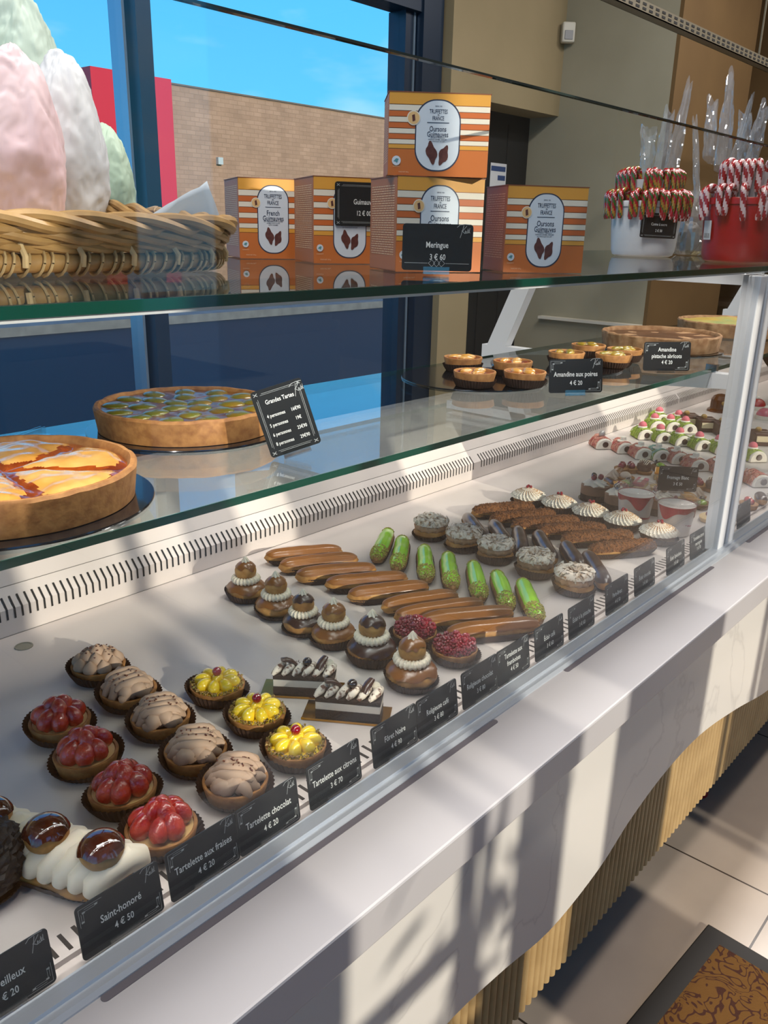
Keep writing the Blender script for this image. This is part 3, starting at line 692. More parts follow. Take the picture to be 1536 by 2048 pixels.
# ------------------------------------------------------------------ religieuses
G = 'religieuse choux buns in a row'
_rp = paper_bm(.032, .0405, .015)
def dome_cap(r, h, z0, drip, seed, m=None, k=1.02):
    m = m or MB(); n = 40; lv = 7; vs = []; fs = []
    for j in range(lv+1):
        for i in range(n):
            a = 2*PI*i/n; lo = drip*(.5+.5*noise.noise(Vector((2.2*math.cos(a), 2.2*math.sin(a), seed*3.3))))
            ph = lo+(PI/2-lo)*j/lv; vs.append((k*r*math.cos(ph)*math.cos(a), k*r*math.cos(ph)*math.sin(a), z0+k*h*math.sin(ph)))
    for j in range(lv):
        for i in range(n): fs.append((j*n+i, j*n+(i+1) % n, (j+1)*n+(i+1) % n, (j+1)*n+i))
    return m.add(vs, fs)
def religieuse(px, py, kind, lab, rot, seed, s):
    p = place(px, py); ic = CAFE if kind == 'c' else CHOC
    t = thing('religieuse', lab, 'pastry', (p.x, p.y, DECK), rot, G, s)
    obj('paper_case', _rp, PAPER, t, smooth=25, label='dark brown fluted paper case')
    obj('base_bun', MB().blob((0, 0, .0175), (.0375, .0375, .020), 30, 14, amp=.07, freq=2.2, seed=seed, z0=-.82), CHOUX, t)
    obj('base_icing', dome_cap(.0375, .0215, .0175, .55, seed, k=1.045), ic, t)
    obj('cream_collar', rope_ring(.0195, .0078, 10, .0405, 22, amp=.15, squash=.85, skew=.3), CREAM, t)
    obj('top_bun', MB().blob((0, 0, .0560), (.0205, .0205, .0185), 26, 12, amp=.06, freq=2.0, seed=seed+9, z0=-.8), CHOUX, t)
    obj('top_icing', dome_cap(.0205, .0192, .0560, .75, seed+4, k=1.05), ic, t)
    obj('cream_rosette', star_dome(.0078, .0125, .0735, 6, .2, 1.0), CREAM, t)
rel = [(822, 1368, 'c', 'coffee-iced religieuse nearest the front glass beside the cake slice'), (743, 1320, 'k', 'chocolate-iced religieuse second from the front glass'), (667, 1286, 'c', 'coffee-iced religieuse between the two chocolate ones'),
       (607, 1262, 'k', 'chocolate-iced religieuse farther back, fourth from the front'), (553, 1228, 'c', 'coffee-iced religieuse second from the back of its row'), (493, 1196, 'c', 'coffee-iced religieuse at the very back of its row')]
for i, (px, py, kd, lab) in enumerate(rel): religieuse(px, py, kd, lab, i*1.3, i, [1.0, 1.0, .93, .88, .93, .93][i])

# ------------------------------------------------------------------ raspberry tartlets
G = 'raspberry tartlets'
def raspberry_bm():
    m = MB()
    for lv in range(4):
        z = -.004+lv*.0042; r = [.0058, .0068, .0055, .002][lv]; n = [8, 9, 7, 3][lv]
        for k in range(n):
            a = 2*PI*k/n+lv*.4; m.blob((r*math.cos(a), r*math.sin(a), z), .0030, 7, 5)
    return m
for i, (px, py) in enumerate([(908, 1318), (829, 1284)]):
    p = place(px, py)
    t = thing('raspberry_tartlet', ['glazed raspberry tartlet nearest the front glass', 'glazed raspberry tartlet behind the other one'][i], 'pastry', (p.x, p.y, DECK), i, G, .93)
    tart_base(t)
    obj('custard', MB().lathe([(.0352, .015), (.0352, .019), (0, .020)], 30), CUSTARD, t)
    q = 0
    for R_, n_, z in ((.0275, 11, .0255), (.014, 6, .033), (0, 1, .040)):
        for k in range(n_):
            a = 2*PI*k/n_+R_*40; loc = (R_*math.cos(a), R_*math.sin(a), z); rot = (0, .5 if R_ else 0, a)
            if i == 0 and q == 0: rs = obj('raspberry', raspberry_bm(), RASP, t, loc=loc); rs.rotation_euler = rot; q = 1
            else: again(rs, t, loc, rot, 1.02)

# ------------------------------------------------------------------ éclairs
def loaf_bm(L_, W_, Hh, z0=-.75, amp=.06, seed=0, bend=.0, ribs=0):
    """long rounded bar along x"""
    m = MB(); nx, na = 26, 18; vs = []; fs = []
    for i in range(nx+1):
        u = -1+2*i/nx; e_ = (1-abs(u)**5)**.5 if abs(u) < 1 else 0
        e_ = max(e_, .02); k = 1+amp*noise.noise(Vector((u*3.1, seed*5.7, .3)))
        for j in range(na):
            a = 2*PI*j/na; y = math.cos(a); z = math.sin(a); z = max(z, z0)
            rb_ = 1+(.035*math.cos(ribs*a) if ribs else 0)
            vs.append((u*L_/2, y*W_*e_*k*rb_+bend*(u*u), (z*Hh*e_*k*rb_)))
    for i in range(nx):
        for j in range(na): fs.append((i*na+j, i*na+(j+1) % na, (i+1)*na+(j+1) % na, (i+1)*na+j))
    fs.append(tuple(range(na))); fs.append(tuple(nx*na+j for j in range(na-1, -1, -1)))
    return m.add(vs, fs)
def icing_bm(L_, W_, Hh, seed=0, bend=0, lo=.25, k=1.03, u0=-.95, u1=.95, amp=.06, edge=.13, ribs=0):
    m = MB(); nx, na = 30, 20; vs = []; fs = []
    for i in range(nx+1):
        u = u0+(u1-u0)*i/nx; e_ = max((1-abs(u)**5)**.5 if abs(u) < 1 else 0, .02); q = 1+amp*noise.noise(Vector((u*3.1, seed*5.7, .3)))
        cl = lo+edge*noise.noise(Vector((u*4, seed*2.3, 9)))+(1.1*max(0, abs(u)-.86)/.14 if abs(u) > .86 and u0 < -.9 else 0)
        cl = min(cl, 1.3)
        for j in range(na+1):
            a = cl+(PI-2*cl)*j/na; kk = k*(1+ribs*math.cos(9*a)); vs.append((u*L_/2, math.cos(a)*W_*e_*q*kk+bend*u*u, math.sin(a)*Hh*e_*q*kk+.0006))
    for i in range(nx):
        for j in range(na): o_2 = i*(na+1)+j; fs.append((o_2, o_2+1, o_2+na+2, o_2+na+1))
    return m.add(vs, fs)
def tray_bm(L_, W_, h, n=34):
    """fluted paper boat"""
    m = MB(); vs = []; fs = []; k = n*4
    for lv, (sc, z) in enumerate(((.86, .0006), (.98, h*.6), (1.04, h))):
        for i in range(k):
            a = 2*PI*i/k; fl = 1+(.02 if i % 2 else -.01)
            ca, sa = math.cos(a), math.sin(a); ex = .55
            x = math.copysign(abs(ca)**ex, ca)*L_/2*sc; y = math.copysign(abs(sa)**.75, sa)*W_*sc
            vs.append((x*(1+(fl-1)*.35), y*fl, z))
    for lv in range(2):
        for i in range(k): fs.append((lv*k+i, lv*k+(i+1) % k, (lv+1)*k+(i+1) % k, (lv+1)*k+i))
    fs.append(tuple(range(k)))
    return m.add(vs, fs)
ECL = 0
def eclair(nm, a, b_, lab, group, kind, seed, W_=.0175, Hh=.0165, zz=.022):
    A = at_z(*a, DECK+zz); B = at_z(*b_, DECK+zz); d_ = B-A; L_ = min(.168, max(.12, d_.length)); c = (A+B)/2; ang = math.atan2(d_.y, d_.x)
    t = thing(nm, lab, 'pastry', (c.x, c.y, DECK), ang, group)
    zc = .0145
    tr_ = obj('paper_case', tray_bm(L_*.93, W_*1.04, .013), PAPER, t, smooth=25, label='dark brown fluted paper case')
    bd = .002*math.sin(seed*1.7)
    o = obj('choux_shell', loaf_bm(L_, W_, Hh, seed=seed, bend=bd, ribs=9 if kind == 'cafe' else 0), CHOUX, t, smooth=60, loc=(0, 0, zc))
    if kind == 'cafe':
        obj('coffee_icing', icing_bm(L_, W_, Hh, seed, bd, lo=.30, k=1.06, ribs=.028), CAFE, t, loc=(0, 0, zc), label='glossy coffee brown icing')
    elif kind == 'choc':
        obj('chocolate_icing', icing_bm(L_, W_, Hh, seed, bd, lo=.12, k=1.05), CHOC, t, loc=(0, 0, zc), label='dark chocolate icing')
    elif kind == 'pist':
        obj('green_icing', icing_bm(L_, W_*.93, Hh, seed, bd, lo=.42, k=1.06, u0=-.86, u1=.9, edge=.04), PISTG, t, loc=(0, 0, zc), label='bright green icing')
        R = random.Random(seed); pts = []
        for _ in range(260):
            u = R.uniform(.46, .97); a_ = R.uniform(.2, PI-.2); e_ = (1-abs(u)**5)**.5; pts.append((u*L_/2, math.cos(a_)*W_*e_*1.05+bd*u*u, zc+math.sin(a_)*Hh*e_*1.1))
        for _ in range(70):
            u = R.uniform(-.95, -.74); a_ = R.uniform(.4, PI-.4); e_ = (1-abs(u)**5)**.5; pts.append((u*L_/2, math.cos(a_)*W_*e_*1.0+bd*u*u, zc+math.sin(a_)*Hh*e_*1.1))
        obj('pistachio_crumbs', crumbs(MB(), pts, .0021, R), PISTC, t, smooth=0)['kind'] = 'stuff'
    elif kind == 'spec':
        obj('speculoos_topping', icing_bm(L_, W_, Hh, seed, bd, lo=.1, k=1.1), SPECU, t, loc=(0, 0, zc), label='brown biscuit crumb topping')
        R = random.Random(seed); pts = []
        for _ in range(460):
            u = R.uniform(-.93, .93); a_ = R.uniform(.15, PI-.15); e_ = (1-abs(u)**5)**.5; pts.append((u*L_/2, math.cos(a_)*W_*e_*1.1+bd*u*u, zc+math.sin(a_)*Hh*e_*1.14))
        obj('biscuit_crumbs', crumbs(MB(), pts, .0024, R), SPECU, t, smooth=0)['kind'] = 'stuff'
    return t
cafe = [((890, 1262), (1081, 1243)), ((837, 1237), (1030, 1220)), ((787, 1234-18), (968, 1204)), ((761, 1208), (917, 1186)), ((694, 1187), (859, 1168)), ((649, 1164), (817, 1151)), ((589, 1147), (753, 1132)), ((556, 1128), (717, 1112)), ((528, 1110), (686, 1097))]
cafe[2] = ((787, 1228), (968, 1202))
for i, (a, b_) in enumerate(cafe):
    lab = 'coffee éclair nearest the front glass in its row' if i == 0 else ('coffee éclair at the very back of its row' if i == 8 else 'coffee éclair, %s from the front glass in its row' % ORD[i+1])
    eclair('coffee_eclair', a, b_, lab, 'coffee éclairs in a row', 'cafe', i)
pist = [((1042, 1157), (1077, 1237)), ((993, 1141), (1019, 1214)), ((946, 1122), (962, 1194)), ((894, 1104), (904, 1171)), ((848, 1088), (854, 1158)), ((807, 1072), (795, 1134)), ((779, 1056), (751, 1117))]
for i, (a, b_) in enumerate(pist):
    lab = 'green pistachio éclair nearest the front glass in its row' if i == 0 else ('green pistachio éclair at the very back of its row' if i == 6 else 'green pistachio éclair, %s from the front glass' % ORD[i+1])
    eclair('pistachio_eclair', a, b_, lab, 'pistachio éclairs in a row', 'pist', i+20, W_=.0165)
choc = [((1171, 1098), (1219, 1174)), ((1128, 1083), (1163, 1133)), ((1073, 1061), (1107, 1118)), ((1036, 1052), (1046, 1105)), ((985, 1040), (1019, 1089)), ((931, 1027), (970, 1078))]
for i, (a, b_) in enumerate(choc):
    lab = 'dark chocolate éclair nearest the front glass in its row' if i == 0 else ('dark chocolate éclair at the very back of its row' if i == 5 else 'dark chocolate éclair, %s from the front glass' % ORD[i+1])
    eclair('chocolate_eclair', a, b_, lab, 'chocolate éclairs in a row', 'choc', i+40, W_=.0155)
spec = [((1176, 1098), (1314, 1086)), ((1116, 1075), (1273, 1067)), ((1070, 1058), (1214, 1053)), ((1019, 1048), (1163, 1038)), ((978, 1036), (1114, 1025)), ((942, 1020), (1070, 1011))]
for i, (a, b_) in enumerate(spec):
    lab = 'crumb-topped speculoos éclair nearest the front glass' if i == 0 else ('crumb-topped speculoos éclair at the very back of its row' if i == 5 else 'crumb-topped speculoos éclair, %s from the front glass' % ORD[i+1])
    eclair('speculoos_eclair', a, b_, lab, 'speculoos éclairs in a row', 'spec', i+60)

# ------------------------------------------------------------------ Paris-Brest rings
G = 'sugared almond choux rings'
def pb_bm_top(seed):
    R = random.Random(seed); m = MB()
    m.lathe([(.012, .034), (.010, .038), (.0135, .0435), (.021, .0465), (.029, .045), (.035, .040), (.0365, .0345), (.030, .0335)], 40, mod=lambda r, z, a, j: (r*(1+.05*noise.noise(Vector((3*math.cos(a), 3*math.sin(a), j+seed)))), z+.0015*noise.noise(Vector((5*math.cos(a), 5*math.sin(a), j)))), close=False)
    for _ in range(95):
        a = R.uniform(0, 6.28); ph = R.uniform(-.2, 2.9); r = .0235+.0128*math.cos(ph); z = .0375+.0092*math.sin(ph)
        M_ = T(r*math.cos(a), r*math.sin(a), z) @ Matrix.Rotation(a+R.uniform(-1.5, 1.5), 4, 'Z') @ Matrix.Rotation(PI/2-ph+R.uniform(-.4, .4), 4, 'Y')
        s = R.uniform(.8, 1.2); m.add([(-.006*s, 0, 0), (-.002*s, .0032*s, .0008), (.004*s, .0028*s, .0004), (.0065*s, 0, -.0005), (.004*s, -.0028*s, .0004), (-.002*s, -.0032*s, .0008)], [(0, 5, 4, 3, 2, 1)], M_)
    return m
for i, (px, py) in enumerate([(1146, 1183), (1069, 1149), (990, 1121), (926, 1098), (861, 1075)]):
    p = place(px, py)
    lab = 'sugar-dusted choux ring nearest the front glass' if i == 0 else ('sugar-dusted choux ring at the very back of its row' if i == 4 else 'sugar-dusted choux ring, %s from the front glass' % ORD[i+1])
    t = thing('choux_ring', lab, 'pastry', (p.x, p.y, DECK), i*.9, G, 1.0)
    obj('paper_case', _rp, PAPER, t, smooth=25, label='dark brown fluted paper case')
    obj('base_ring', MB().lathe([(.012, .004), (.022, .002), (.034, .006), (.037, .013), (.034, .021), (.022, .023), (.012, .019)], 36, close=False), CHOUX, t)
    obj('praline_cream', rope_ring(.025, .0105, 10, .0275, 13, amp=.13, skew=.5), PRAL, t)
    obj('almond_lid', pb_bm_top(i), SUGAR, t, smooth=50)

# ------------------------------------------------------------------ meringue topped tartlets
G = 'meringue-topped tartlets'
def meringue_top(seed):
    m = MB(); n = 26*6; lv = 8; vs = []; fs = []; at = []
    for j in range(lv+1):
        u = j/lv; r = .0395*(1-u**1.7)+.001; z = .021+.026*u
        for i in range(n):
            a = 2*PI*i/n; rib = max(0, math.cos(26*(a+.5*u)))**.7; rr = r*(1+.13*rib*(1-u*.6)); vs.append((rr*math.cos(a), rr*math.sin(a), z+.003*rib*(1-u)+.004*(1-u)*noise.noise(Vector((a*2, seed, 0)))))
            at.append(rib*(.25+.75*u))
    for j in range(lv):
        for i in range(n): fs.append((j*n+i, j*n+(i+1) % n, (j+1)*n+(i+1) % n, (j+1)*n+i))
    fs.append(tuple(lv*n+i for i in range(n)))
    m.add(vs, fs)
    for q, f in enumerate(m.f): m.mi[q] = 1 if sum(at[k] for k in f)/len(f) > .34 else 0
    return m
MER = [mat('soft white meringue', '#efe6d6', rough=.6), mat('toasted meringue', '#a8662c', '#dfc096', scale=140, rough=.6)]
for i, (px, py) in enumerate([(1316, 1083), (1243, 1058), (1179, 1041), (1117, 1024), (1055, 1009)]):
    p = place(px, py)
    lab = 'toasted meringue tartlet nearest the front glass' if i == 0 else ('toasted meringue tartlet at the very back of its row' if i == 4 else 'toasted meringue tartlet, %s from the front glass' % ORD[i+1])
    t = thing('meringue_tartlet', lab, 'pastry', (p.x, p.y, DECK), i*.7, G, .95)
    tart_base(t)
    obj('meringue', meringue_top(i), MER, t)
    for k in range(3): obj('redcurrant', MB().blob((.005*math.cos(2.1*k), .005*math.sin(2.1*k), .048), .0038, 10, 7), CURRANT, t, label='dark red currant')

# ------------------------------------------------------------------ saint-honoré and merveilleux at the left
A = at_z(-40, 1684, DECK+.01); B = at_z(258, 1780, DECK+.01); d_ = B-A; c = (A+B)/2; ang = math.atan2(d_.y, d_.x); L_ = d_.length
t = thing('saint_honore', 'long puff pastry with three caramel-glazed choux and piped white cream', 'pastry', (c.x, c.y, DECK), ang)
obj('paper_case', tray_bm(L_*.95, .030, .012), PAPER, t, smooth=25, label='dark brown paper case')
obj('puff_base', loaf_bm(L_, .030, .011, amp=.1, seed=3), CHOUX, t, smooth=60, loc=(0, 0, .0115))
for k in range(10):
    x = -L_*.44+k*L_*.88/9; m = MB(); m.tube([(x-.014, -.026, .018), (x-.010, -.023, .027), (x-.002, -.010, .038), (x+.006, .006, .041), (x+.011, .020, .033), (x+.013, .026, .022)], [.007, .0125, .0155, .0155, .0125, .006], 16)
    obj('cream_shell', m, CREAM, t)
for k, x in enumerate((-L_*.36, .004, L_*.375)):
    ch = obj('choux_bun', MB().blob((x, -.006, .054), (.0225, .0205, .0185), 24, 12, amp=.05, seed=k, z0=-.85), CHOUX, t)
    obj('caramel_glaze', dome_cap(.0225, .0190, 0, .5, k+2, k=1.05), CARAM, ch, loc=(x, -.006, .0535), label='shiny dark caramel glaze')
p = at_z(-38, 1782, DECK)
t = thing('merveilleux', 'dark chocolate-flaked meringue ball cut off at the left picture edge', 'pastry', (p.x, p.y, DECK))
obj('paper_case', _rp, PAPER, t, smooth=25)
obj('flaked_ball', MB().blob((0, 0, .0375), (.046, .046, .038), 60, 34, amp=.13, freq=9, seed=5, z0=-.9), mat('black chocolate flakes', '#17100d', '#241a15', scale=60, rough=.6, bump=.5), t, smooth=0)
# ------------------------------------------------------------------ price tags
CARD = mat('black slate card', '#0f1316', rough=.5, spec=.3)
INK = mat('pale lettering', '#d4d6d2', rough=.6)
INK2 = mat('dim silver ornament', '#9fa3a2', rough=.5)
ACRY = glass('clear acrylic', (.96, .97, .97), .09)
TW, TH = .0855, .0545
def rrect(w_, h_, r, n=5, cx=0, cy=0):
    pts = []
    for sx, sy, a0 in ((1, 1, 0), (-1, 1, PI/2), (-1, -1, PI), (1, -1, 1.5*PI)):
        for k in range(n+1):
            a = a0+PI/2*k/n; pts.append((cx+sx*(w_/2-r)+r*math.cos(a), cy+sy*(h_/2-r)+r*math.sin(a)))
    return pts
def flat(m, x0, x1, z0, z1, d): m.add([(x0, -d, z0), (x1, -d, z0), (x1, -d, z1), (x0, -d, z1)], [(0, 1, 2, 3)])
def stroke(m, pts, w_, d):
    for (xa, za), (xb, zb) in zip(pts, pts[1:]):
        v = Vector((xb-xa, zb-za)); n_ = Vector((-v.y, v.x)).normalized()*(w_/2); e_ = v.normalized()*(w_*.3)
        m.add([(xa-e_.x+n_.x, -d, za-e_.y+n_.y), (xa-e_.x-n_.x, -d, za-e_.y-n_.y), (xb+e_.x-n_.x, -d, zb+e_.y-n_.y), (xb+e_.x+n_.x, -d, zb+e_.y+n_.y)], [(0, 1, 2, 3)])
def signature(m, cx, cz, s, d, w_=.0006):
    K = [[(-.95, .55), (-.55, .9), (.2, 1.0), (.95, .95)], [(-.45, -1.0), (-.1, .2), (.05, .8)], [(.5, .75), (-.05, .1), (-.25, 0)], [(-.2, .05), (.1, -.25), (.25, -.35), (.4, -.05), (.3, .05), (.28, -.3), (.5, -.3), (.55, 0), (.52, -.3), (.7, -.25), (.72, .35), (.66, .05), (.85, .08)], [(.72, .3), (.76, -.25), (.88, -.2), (.98, .45), (.92, -.2), (1.05, -.25)]]
    for L_ in K: stroke(m, [(cx+x*s, cz+z*s) for x, z in L_], w_, d)
def deco_corner(m, sx, sz, w_, h_, d):
    X = lambda x: sx*(w_/2-x); Z = lambda z: sz*(h_/2-z)
    for q, a, c in ((.0030, .0030, .026), (.0050, .0085, .022), (.0070, .0085, .019)):
        stroke(m, [(X(a), Z(q)), (X(c), Z(q))], .00035, d); stroke(m, [(X(q), Z(a)), (X(q), Z(c*.8))], .00035, d)
    for x, z in ((.020, .0058), (.0058, .0165), (.0075, .0075)): stroke(m, [(X(x-.0009), Z(z)), (X(x+.0009), Z(z))], .0018, d)
def deco_frame(m, w_, h_, d):
    for sz in (1, -1):
        z = sz*(h_/2-.0045); stroke(m, [(-w_/2+.012, z), (w_/2-.012, z)], .0004, d); stroke(m, [(-w_/2+.010, z-sz*.0016), (w_/2-.010, z-sz*.0016)], .0003, d)
    for sx in (1, -1):
        x = sx*(w_/2-.0045); stroke(m, [(x, -h_/2+.012), (x, h_/2-.012)], .0004, d); stroke(m, [(x-sx*.0016, -h_/2+.010), (x-sx*.0016, h_/2-.010)], .0003, d)
        for sz in (1, -1):
            stroke(m, [(sx*(w_/2-.003), sz*(h_/2-.006)), (sx*(w_/2-.007), sz*(h_/2-.003))], .0007, d); stroke(m, [(sx*(w_/2-.007), sz*(h_/2-.006)), (sx*(w_/2-.003), sz*(h_/2-.003))], .0007, d)
def price_tag(nm, label, lines, price, loc, rotz, group=None, lean=-.10, style='corner', w_=TW, h_=TH, holder=True, roll=0, ls=.0080, ps=.0072, sig=True, extra=None):
    t = thing(nm, label, 'price tag', loc, rotz, group)
    if lean or roll: t.rotation_euler = (lean, roll, rotz)
    zc = h_/2+.004 if holder else h_/2
    sh_ = Matrix.Translation((0, 0, zc))
    m = MB(); m.prism(rrect(w_, h_, .004), -.0006, .0006, sh_ @ UPR); obj('card', m, CARD, t, smooth=30)
    D = .0009; m = MB()
    if style == 'corner': deco_corner(m, -1, 1, w_, h_, D); deco_corner(m, 1, -1, w_, h_, D)
    elif style == 'frame': deco_frame(m, w_, h_, D)
    else:
        z = -h_*.34; stroke(m, [(-w_*.46, z), (-w_*.13, z)], .0005, D); stroke(m, [(w_*.13, z), (w_*.46, z)], .0005, D)
        for q in (-.006, 0, .006): stroke(m, [(q-.004, z), (q, z+.004), (q+.004, z), (q, z-.004), (q-.004, z)], .0005, D)
    if sig: signature(m, w_*.36, h_*.36, .0078, D)
    m.v = [(x, y, z+zc) for x, y, z in m.v]
    obj('ornament', m, INK2, t, smooth=0, label='thin silver ornament and scripted signature')
    m = MB(); n_ = len(lines)
    for k, s_ in enumerate(lines): text_into(m, s_, ls, 0, zc+h_*.06+(n_-1-k)*ls*1.55 - (0 if n_ == 1 else ls*.3), D, width=w_*.84, squeeze=.74)
    if price: text_into(m, price, ps, .001, zc-h_*.20, D, squeeze=.75)
    for s_, hh, cx, cz, al in extra or []: text_into(m, s_, hh, cx, zc+cz, D, squeeze=.75, align=al)
    obj('lettering', m, INK, t, smooth=0)
    if holder:
        m = MB(); m.box(-.016, .016, -.0026, -.0008, .0, .0085); m.box(-.016, .016, .0008, .0026, 0, .0085); m.box(-.016, .016, -.007, .010, -.0005, .0015)
        obj('clear_holder', m, ACRY, t, smooth=0, label='clear acrylic foot')
    return t
front = [((None, None), (95.7, 1863.7), ['Merveilleux'], '4 € 20', 'black price tag lettered Merveilleux, leftmost along the glass'),
 ((148, 1825), (318, 1733), ['Saint-honoré'], '4 € 50', 'black price tag lettered Saint-honoré along the glass'),
 ((332, 1717), (470, 1633), ['Tartelette aux fraises'], '4 € 20', 'black price tag lettered Tartelette aux fraises'),
 ((474, 1619), (591, 1548), ['Tartelette chocolat'], '4 € 20', 'black price tag lettered Tartelette chocolat'),
 ((615, 1545), (717, 1483), ['Tartelette aux citrons'], '3 € 70', 'black price tag lettered Tartelette aux citrons'),
 ((744, 1464), (831, 1411), ['Fôret Noire'], '4 € 90', 'black price tag lettered Fôret Noire'),
 ((840, 1407), (908, 1355), ['Religieuse café'], '3 € 80', 'black price tag lettered Religieuse café'),
 ((925, 1356), (993, 1310), ['Religieuse chocolat'], '3 € 80', 'black price tag lettered Religieuse chocolat'),
 ((992, 1304), (1061, 1272), ['Tartelette aux', 'framboises'], '4 € 50', 'black price tag lettered Tartelette aux framboises'),
 ((1071, 1264), (1126, 1232), ['Éclair café'], '3 € 60', 'black price tag lettered Éclair café'),
 ((1137, 1220), (1190, 1190), ['Éclair à la pistache'], '3 € 60', 'black price tag lettered Éclair à la pistache'),
 ((1214, 1180), (1255, 1151), ['Paris-Brest'], '4 € 50', 'black price tag lettered Paris-Brest'),
 ((1270, 1139), (1310, 1122), ['Éclair chocolat'], '3 € 60', 'black price tag lettered Éclair chocolat'),
 ((1334, 1100), (1370, 1085), ['Éclair Spéculoos'], '3 € 60', 'black price tag lettered Éclair Spéculoos'),
 ((1380, 1069), (1416, 1055), ['Tartelette citron', 'meringuée'], '3 € 70', 'black price tag lettered Tartelette citron meringuée'),
 ((1478, 1012), (1500, 1002), ['Mignardises'], None, 'black price tag just beyond the white post, edge-on')]
YT = .586
for i, (tl, tr_, lines, price, lab) in enumerate(front):
    xr_ = at_y(tr_[0], tr_[1], YT).x
    x = xr_-TW/2 if tl[0] is None else (xr_+at_y(tl[0], tl[1], YT).x)/2
    if i == 15: lines = []
    price_tag('price_tag', lab, lines, price, (x, YT-.006, DECK-.006), 0, 'price tags along the front glass', lean=-.14)
FACE = lambda p, off=0: math.atan2(p.y, p.x)-PI/2+off
p = at_z(1150, 793, MID); price_tag('shelf_price_tag', 'black price tag lettered Amandine aux poires on the glass shelf', ['Amandine aux poires'], '4 € 20', (p.x, p.y, MID+.0022), FACE(p, .05), None, lean=-.12, roll=-.07)
p = at_z(1331, 748, MID); price_tag('shelf_price_tag', 'black price tag lettered Amandine pistache abricots on the glass shelf', ['Amandine', 'pistache abricots'], '4 € 20', (p.x, p.y, MID+.0022), FACE(p, .1), None, lean=-.12, roll=-.05)
p = at_z(596, 918, MID)
price_tag('tart_price_list', 'tilted black price list for large tarts standing beside the green fruit tart', [], None, (p.x, p.y, MID+.0065), FACE(p, .1), None, lean=-.08, style='frame', w_=.060, h_=.0785, roll=-.30, ls=.006,
  extra=[('Grandes Tartes', .0052, 0, .024, 'CENTER'), ('4 personnes', .0042, -.020, .008, 'L'), ('5 personnes', .0042, -.020, -.003, 'L'), ('6 personnes', .0042, -.020, -.014, 'L'), ('8 personnes', .0042, -.020, -.025, 'L'), ('16€90', .0042, .009, .008, 'L'), ('19€', .0042, .011, -.003, 'L'), ('23€90', .0042, .009, -.014, 'L'), ('29€90', .0042, .009, -.025, 'L')])
p = at_z(872, 552, UP); price_tag('shelf_price_tag', 'black price tag lettered Meringue in front of the stacked boxes', ['Meringue'], '3 € 60', (p.x, p.y, UP+.0022), FACE(p, -.04), None, lean=-.08, style='line', ls=.0072, ps=.0070)

# ------------------------------------------------------------------ pots, mousse cakes, petits fours
CUP = glass('clear plastic cup', (.97, .97, .97), .06, haze=.03)
COMP = mat('red fruit compote', '#b5203c', '#a01730', scale=60, rough=.3); YOG = mat('white yogurt', '#e6ddd6', rough=.5)
def cup(px, py, lab, rot):
    p = place(px, py); t = thing('dessert_cup', lab, 'dessert cup', (p.x, p.y, DECK), rot, 'lidded cups of red fruit dessert', 1.18)
    t.scale = (1.15, 1.15, 1.5)
    obj('cup_wall', MB().lathe([(.029, .0005), (.037, .052)], 36, close=False), CUP, t)
    obj('yogurt', MB().lathe([(.0, .0012), (.0285, .0012), (.0325, .028), (.0352, .045), (0, .046)], 36), YOG, t, label='white creamy filling')
    def wav(r, z, a, j): return r, z+(.006*math.sin(3*a+1)+.004*math.sin(5*a) if j == 0 else 0)
    obj('red_compote', MB().lathe([(.0345, .035), (.0362, .0460)], 48, mod=wav, close=False), COMP, t, label='red fruit layer')
    obj('red_stripe', MB().lathe([(.0307, .0135), (.0313, .0165)], 40, mod=lambda r, z, a, j: (r, z+.005*math.sin(a)), close=False), COMP, t)
    obj('lid', MB().lathe([(.0372, .049), (.0415, .050), (.0420, .053), (.0400, .0545), (.0365, .0550), (.0350, .0600), (.0180, .0612), (0, .0612)], 40, close=False), CUP, t, label='clear plastic lid')
    return t
c1 = cup(1266, 1043, 'lidded clear cup with red fruit and white cream, farther from the post', .4)
c2 = cup(1346, 1066, 'lidded clear cup with red fruit carrying a price tag on its lid', 1.9)
q = c2.location
price_tag('shelf_price_tag', 'black price tag lettered Fromage Blanc standing on the cup lid', ['Fromage Blanc'], '3 € 50', (q.x-.004, q.y+.004, DECK+.0935), FACE(q, .35), None, lean=-.1, roll=.02)
def mousse_cake(px, py, lab, seed):
    p = place(px, py); t = thing('mousse_cake', lab, 'pastry', (p.x, p.y, DECK), seed, 'small round mousse cakes')
    obj('black_board', MB().prism(rrect(.078, .078, .038, 8), 0, .0018).box(-.052, -.034, -.012, .006, 0, .0018), BLACKC, t, smooth=0, label='small black board')
    obj('dark_base', MB().lathe([(0, .002), (.0345, .002), (.0345, .016), (0, .016)], 36), SPONGE, t)
    obj('mousse_layer', MB().lathe([(0, .016), (.0345, .016), (.0345, .037), (.033, .0385), (0, .0385)], 36), mat('brown mousse', '#8a6850', '#7d5c45', scale=30, rough=.6), t)
    obj('cream_swirl', star_dome(.030, .019, .038, 8, .16, 1.3), CREAMW, t)
    for k in range(3): obj('raspberry', MB().blob((.011*math.cos(2.1*k+seed), .011*math.sin(2.1*k+seed), .0575), .0075, 10, 8, amp=.15, freq=5, seed=k), RASP if k else mat('black cherry', '#14060a'), t)
mousse_cake(1188, 998, 'round mousse cake with cream swirl standing clear on the left', .5)
mousse_cake(1236, 1017, 'round mousse cake mostly hidden behind the first lidded cup', 1.4)
mousse_cake(1315, 1024, 'round mousse cake mostly hidden between the two lidded cups', 2.2)
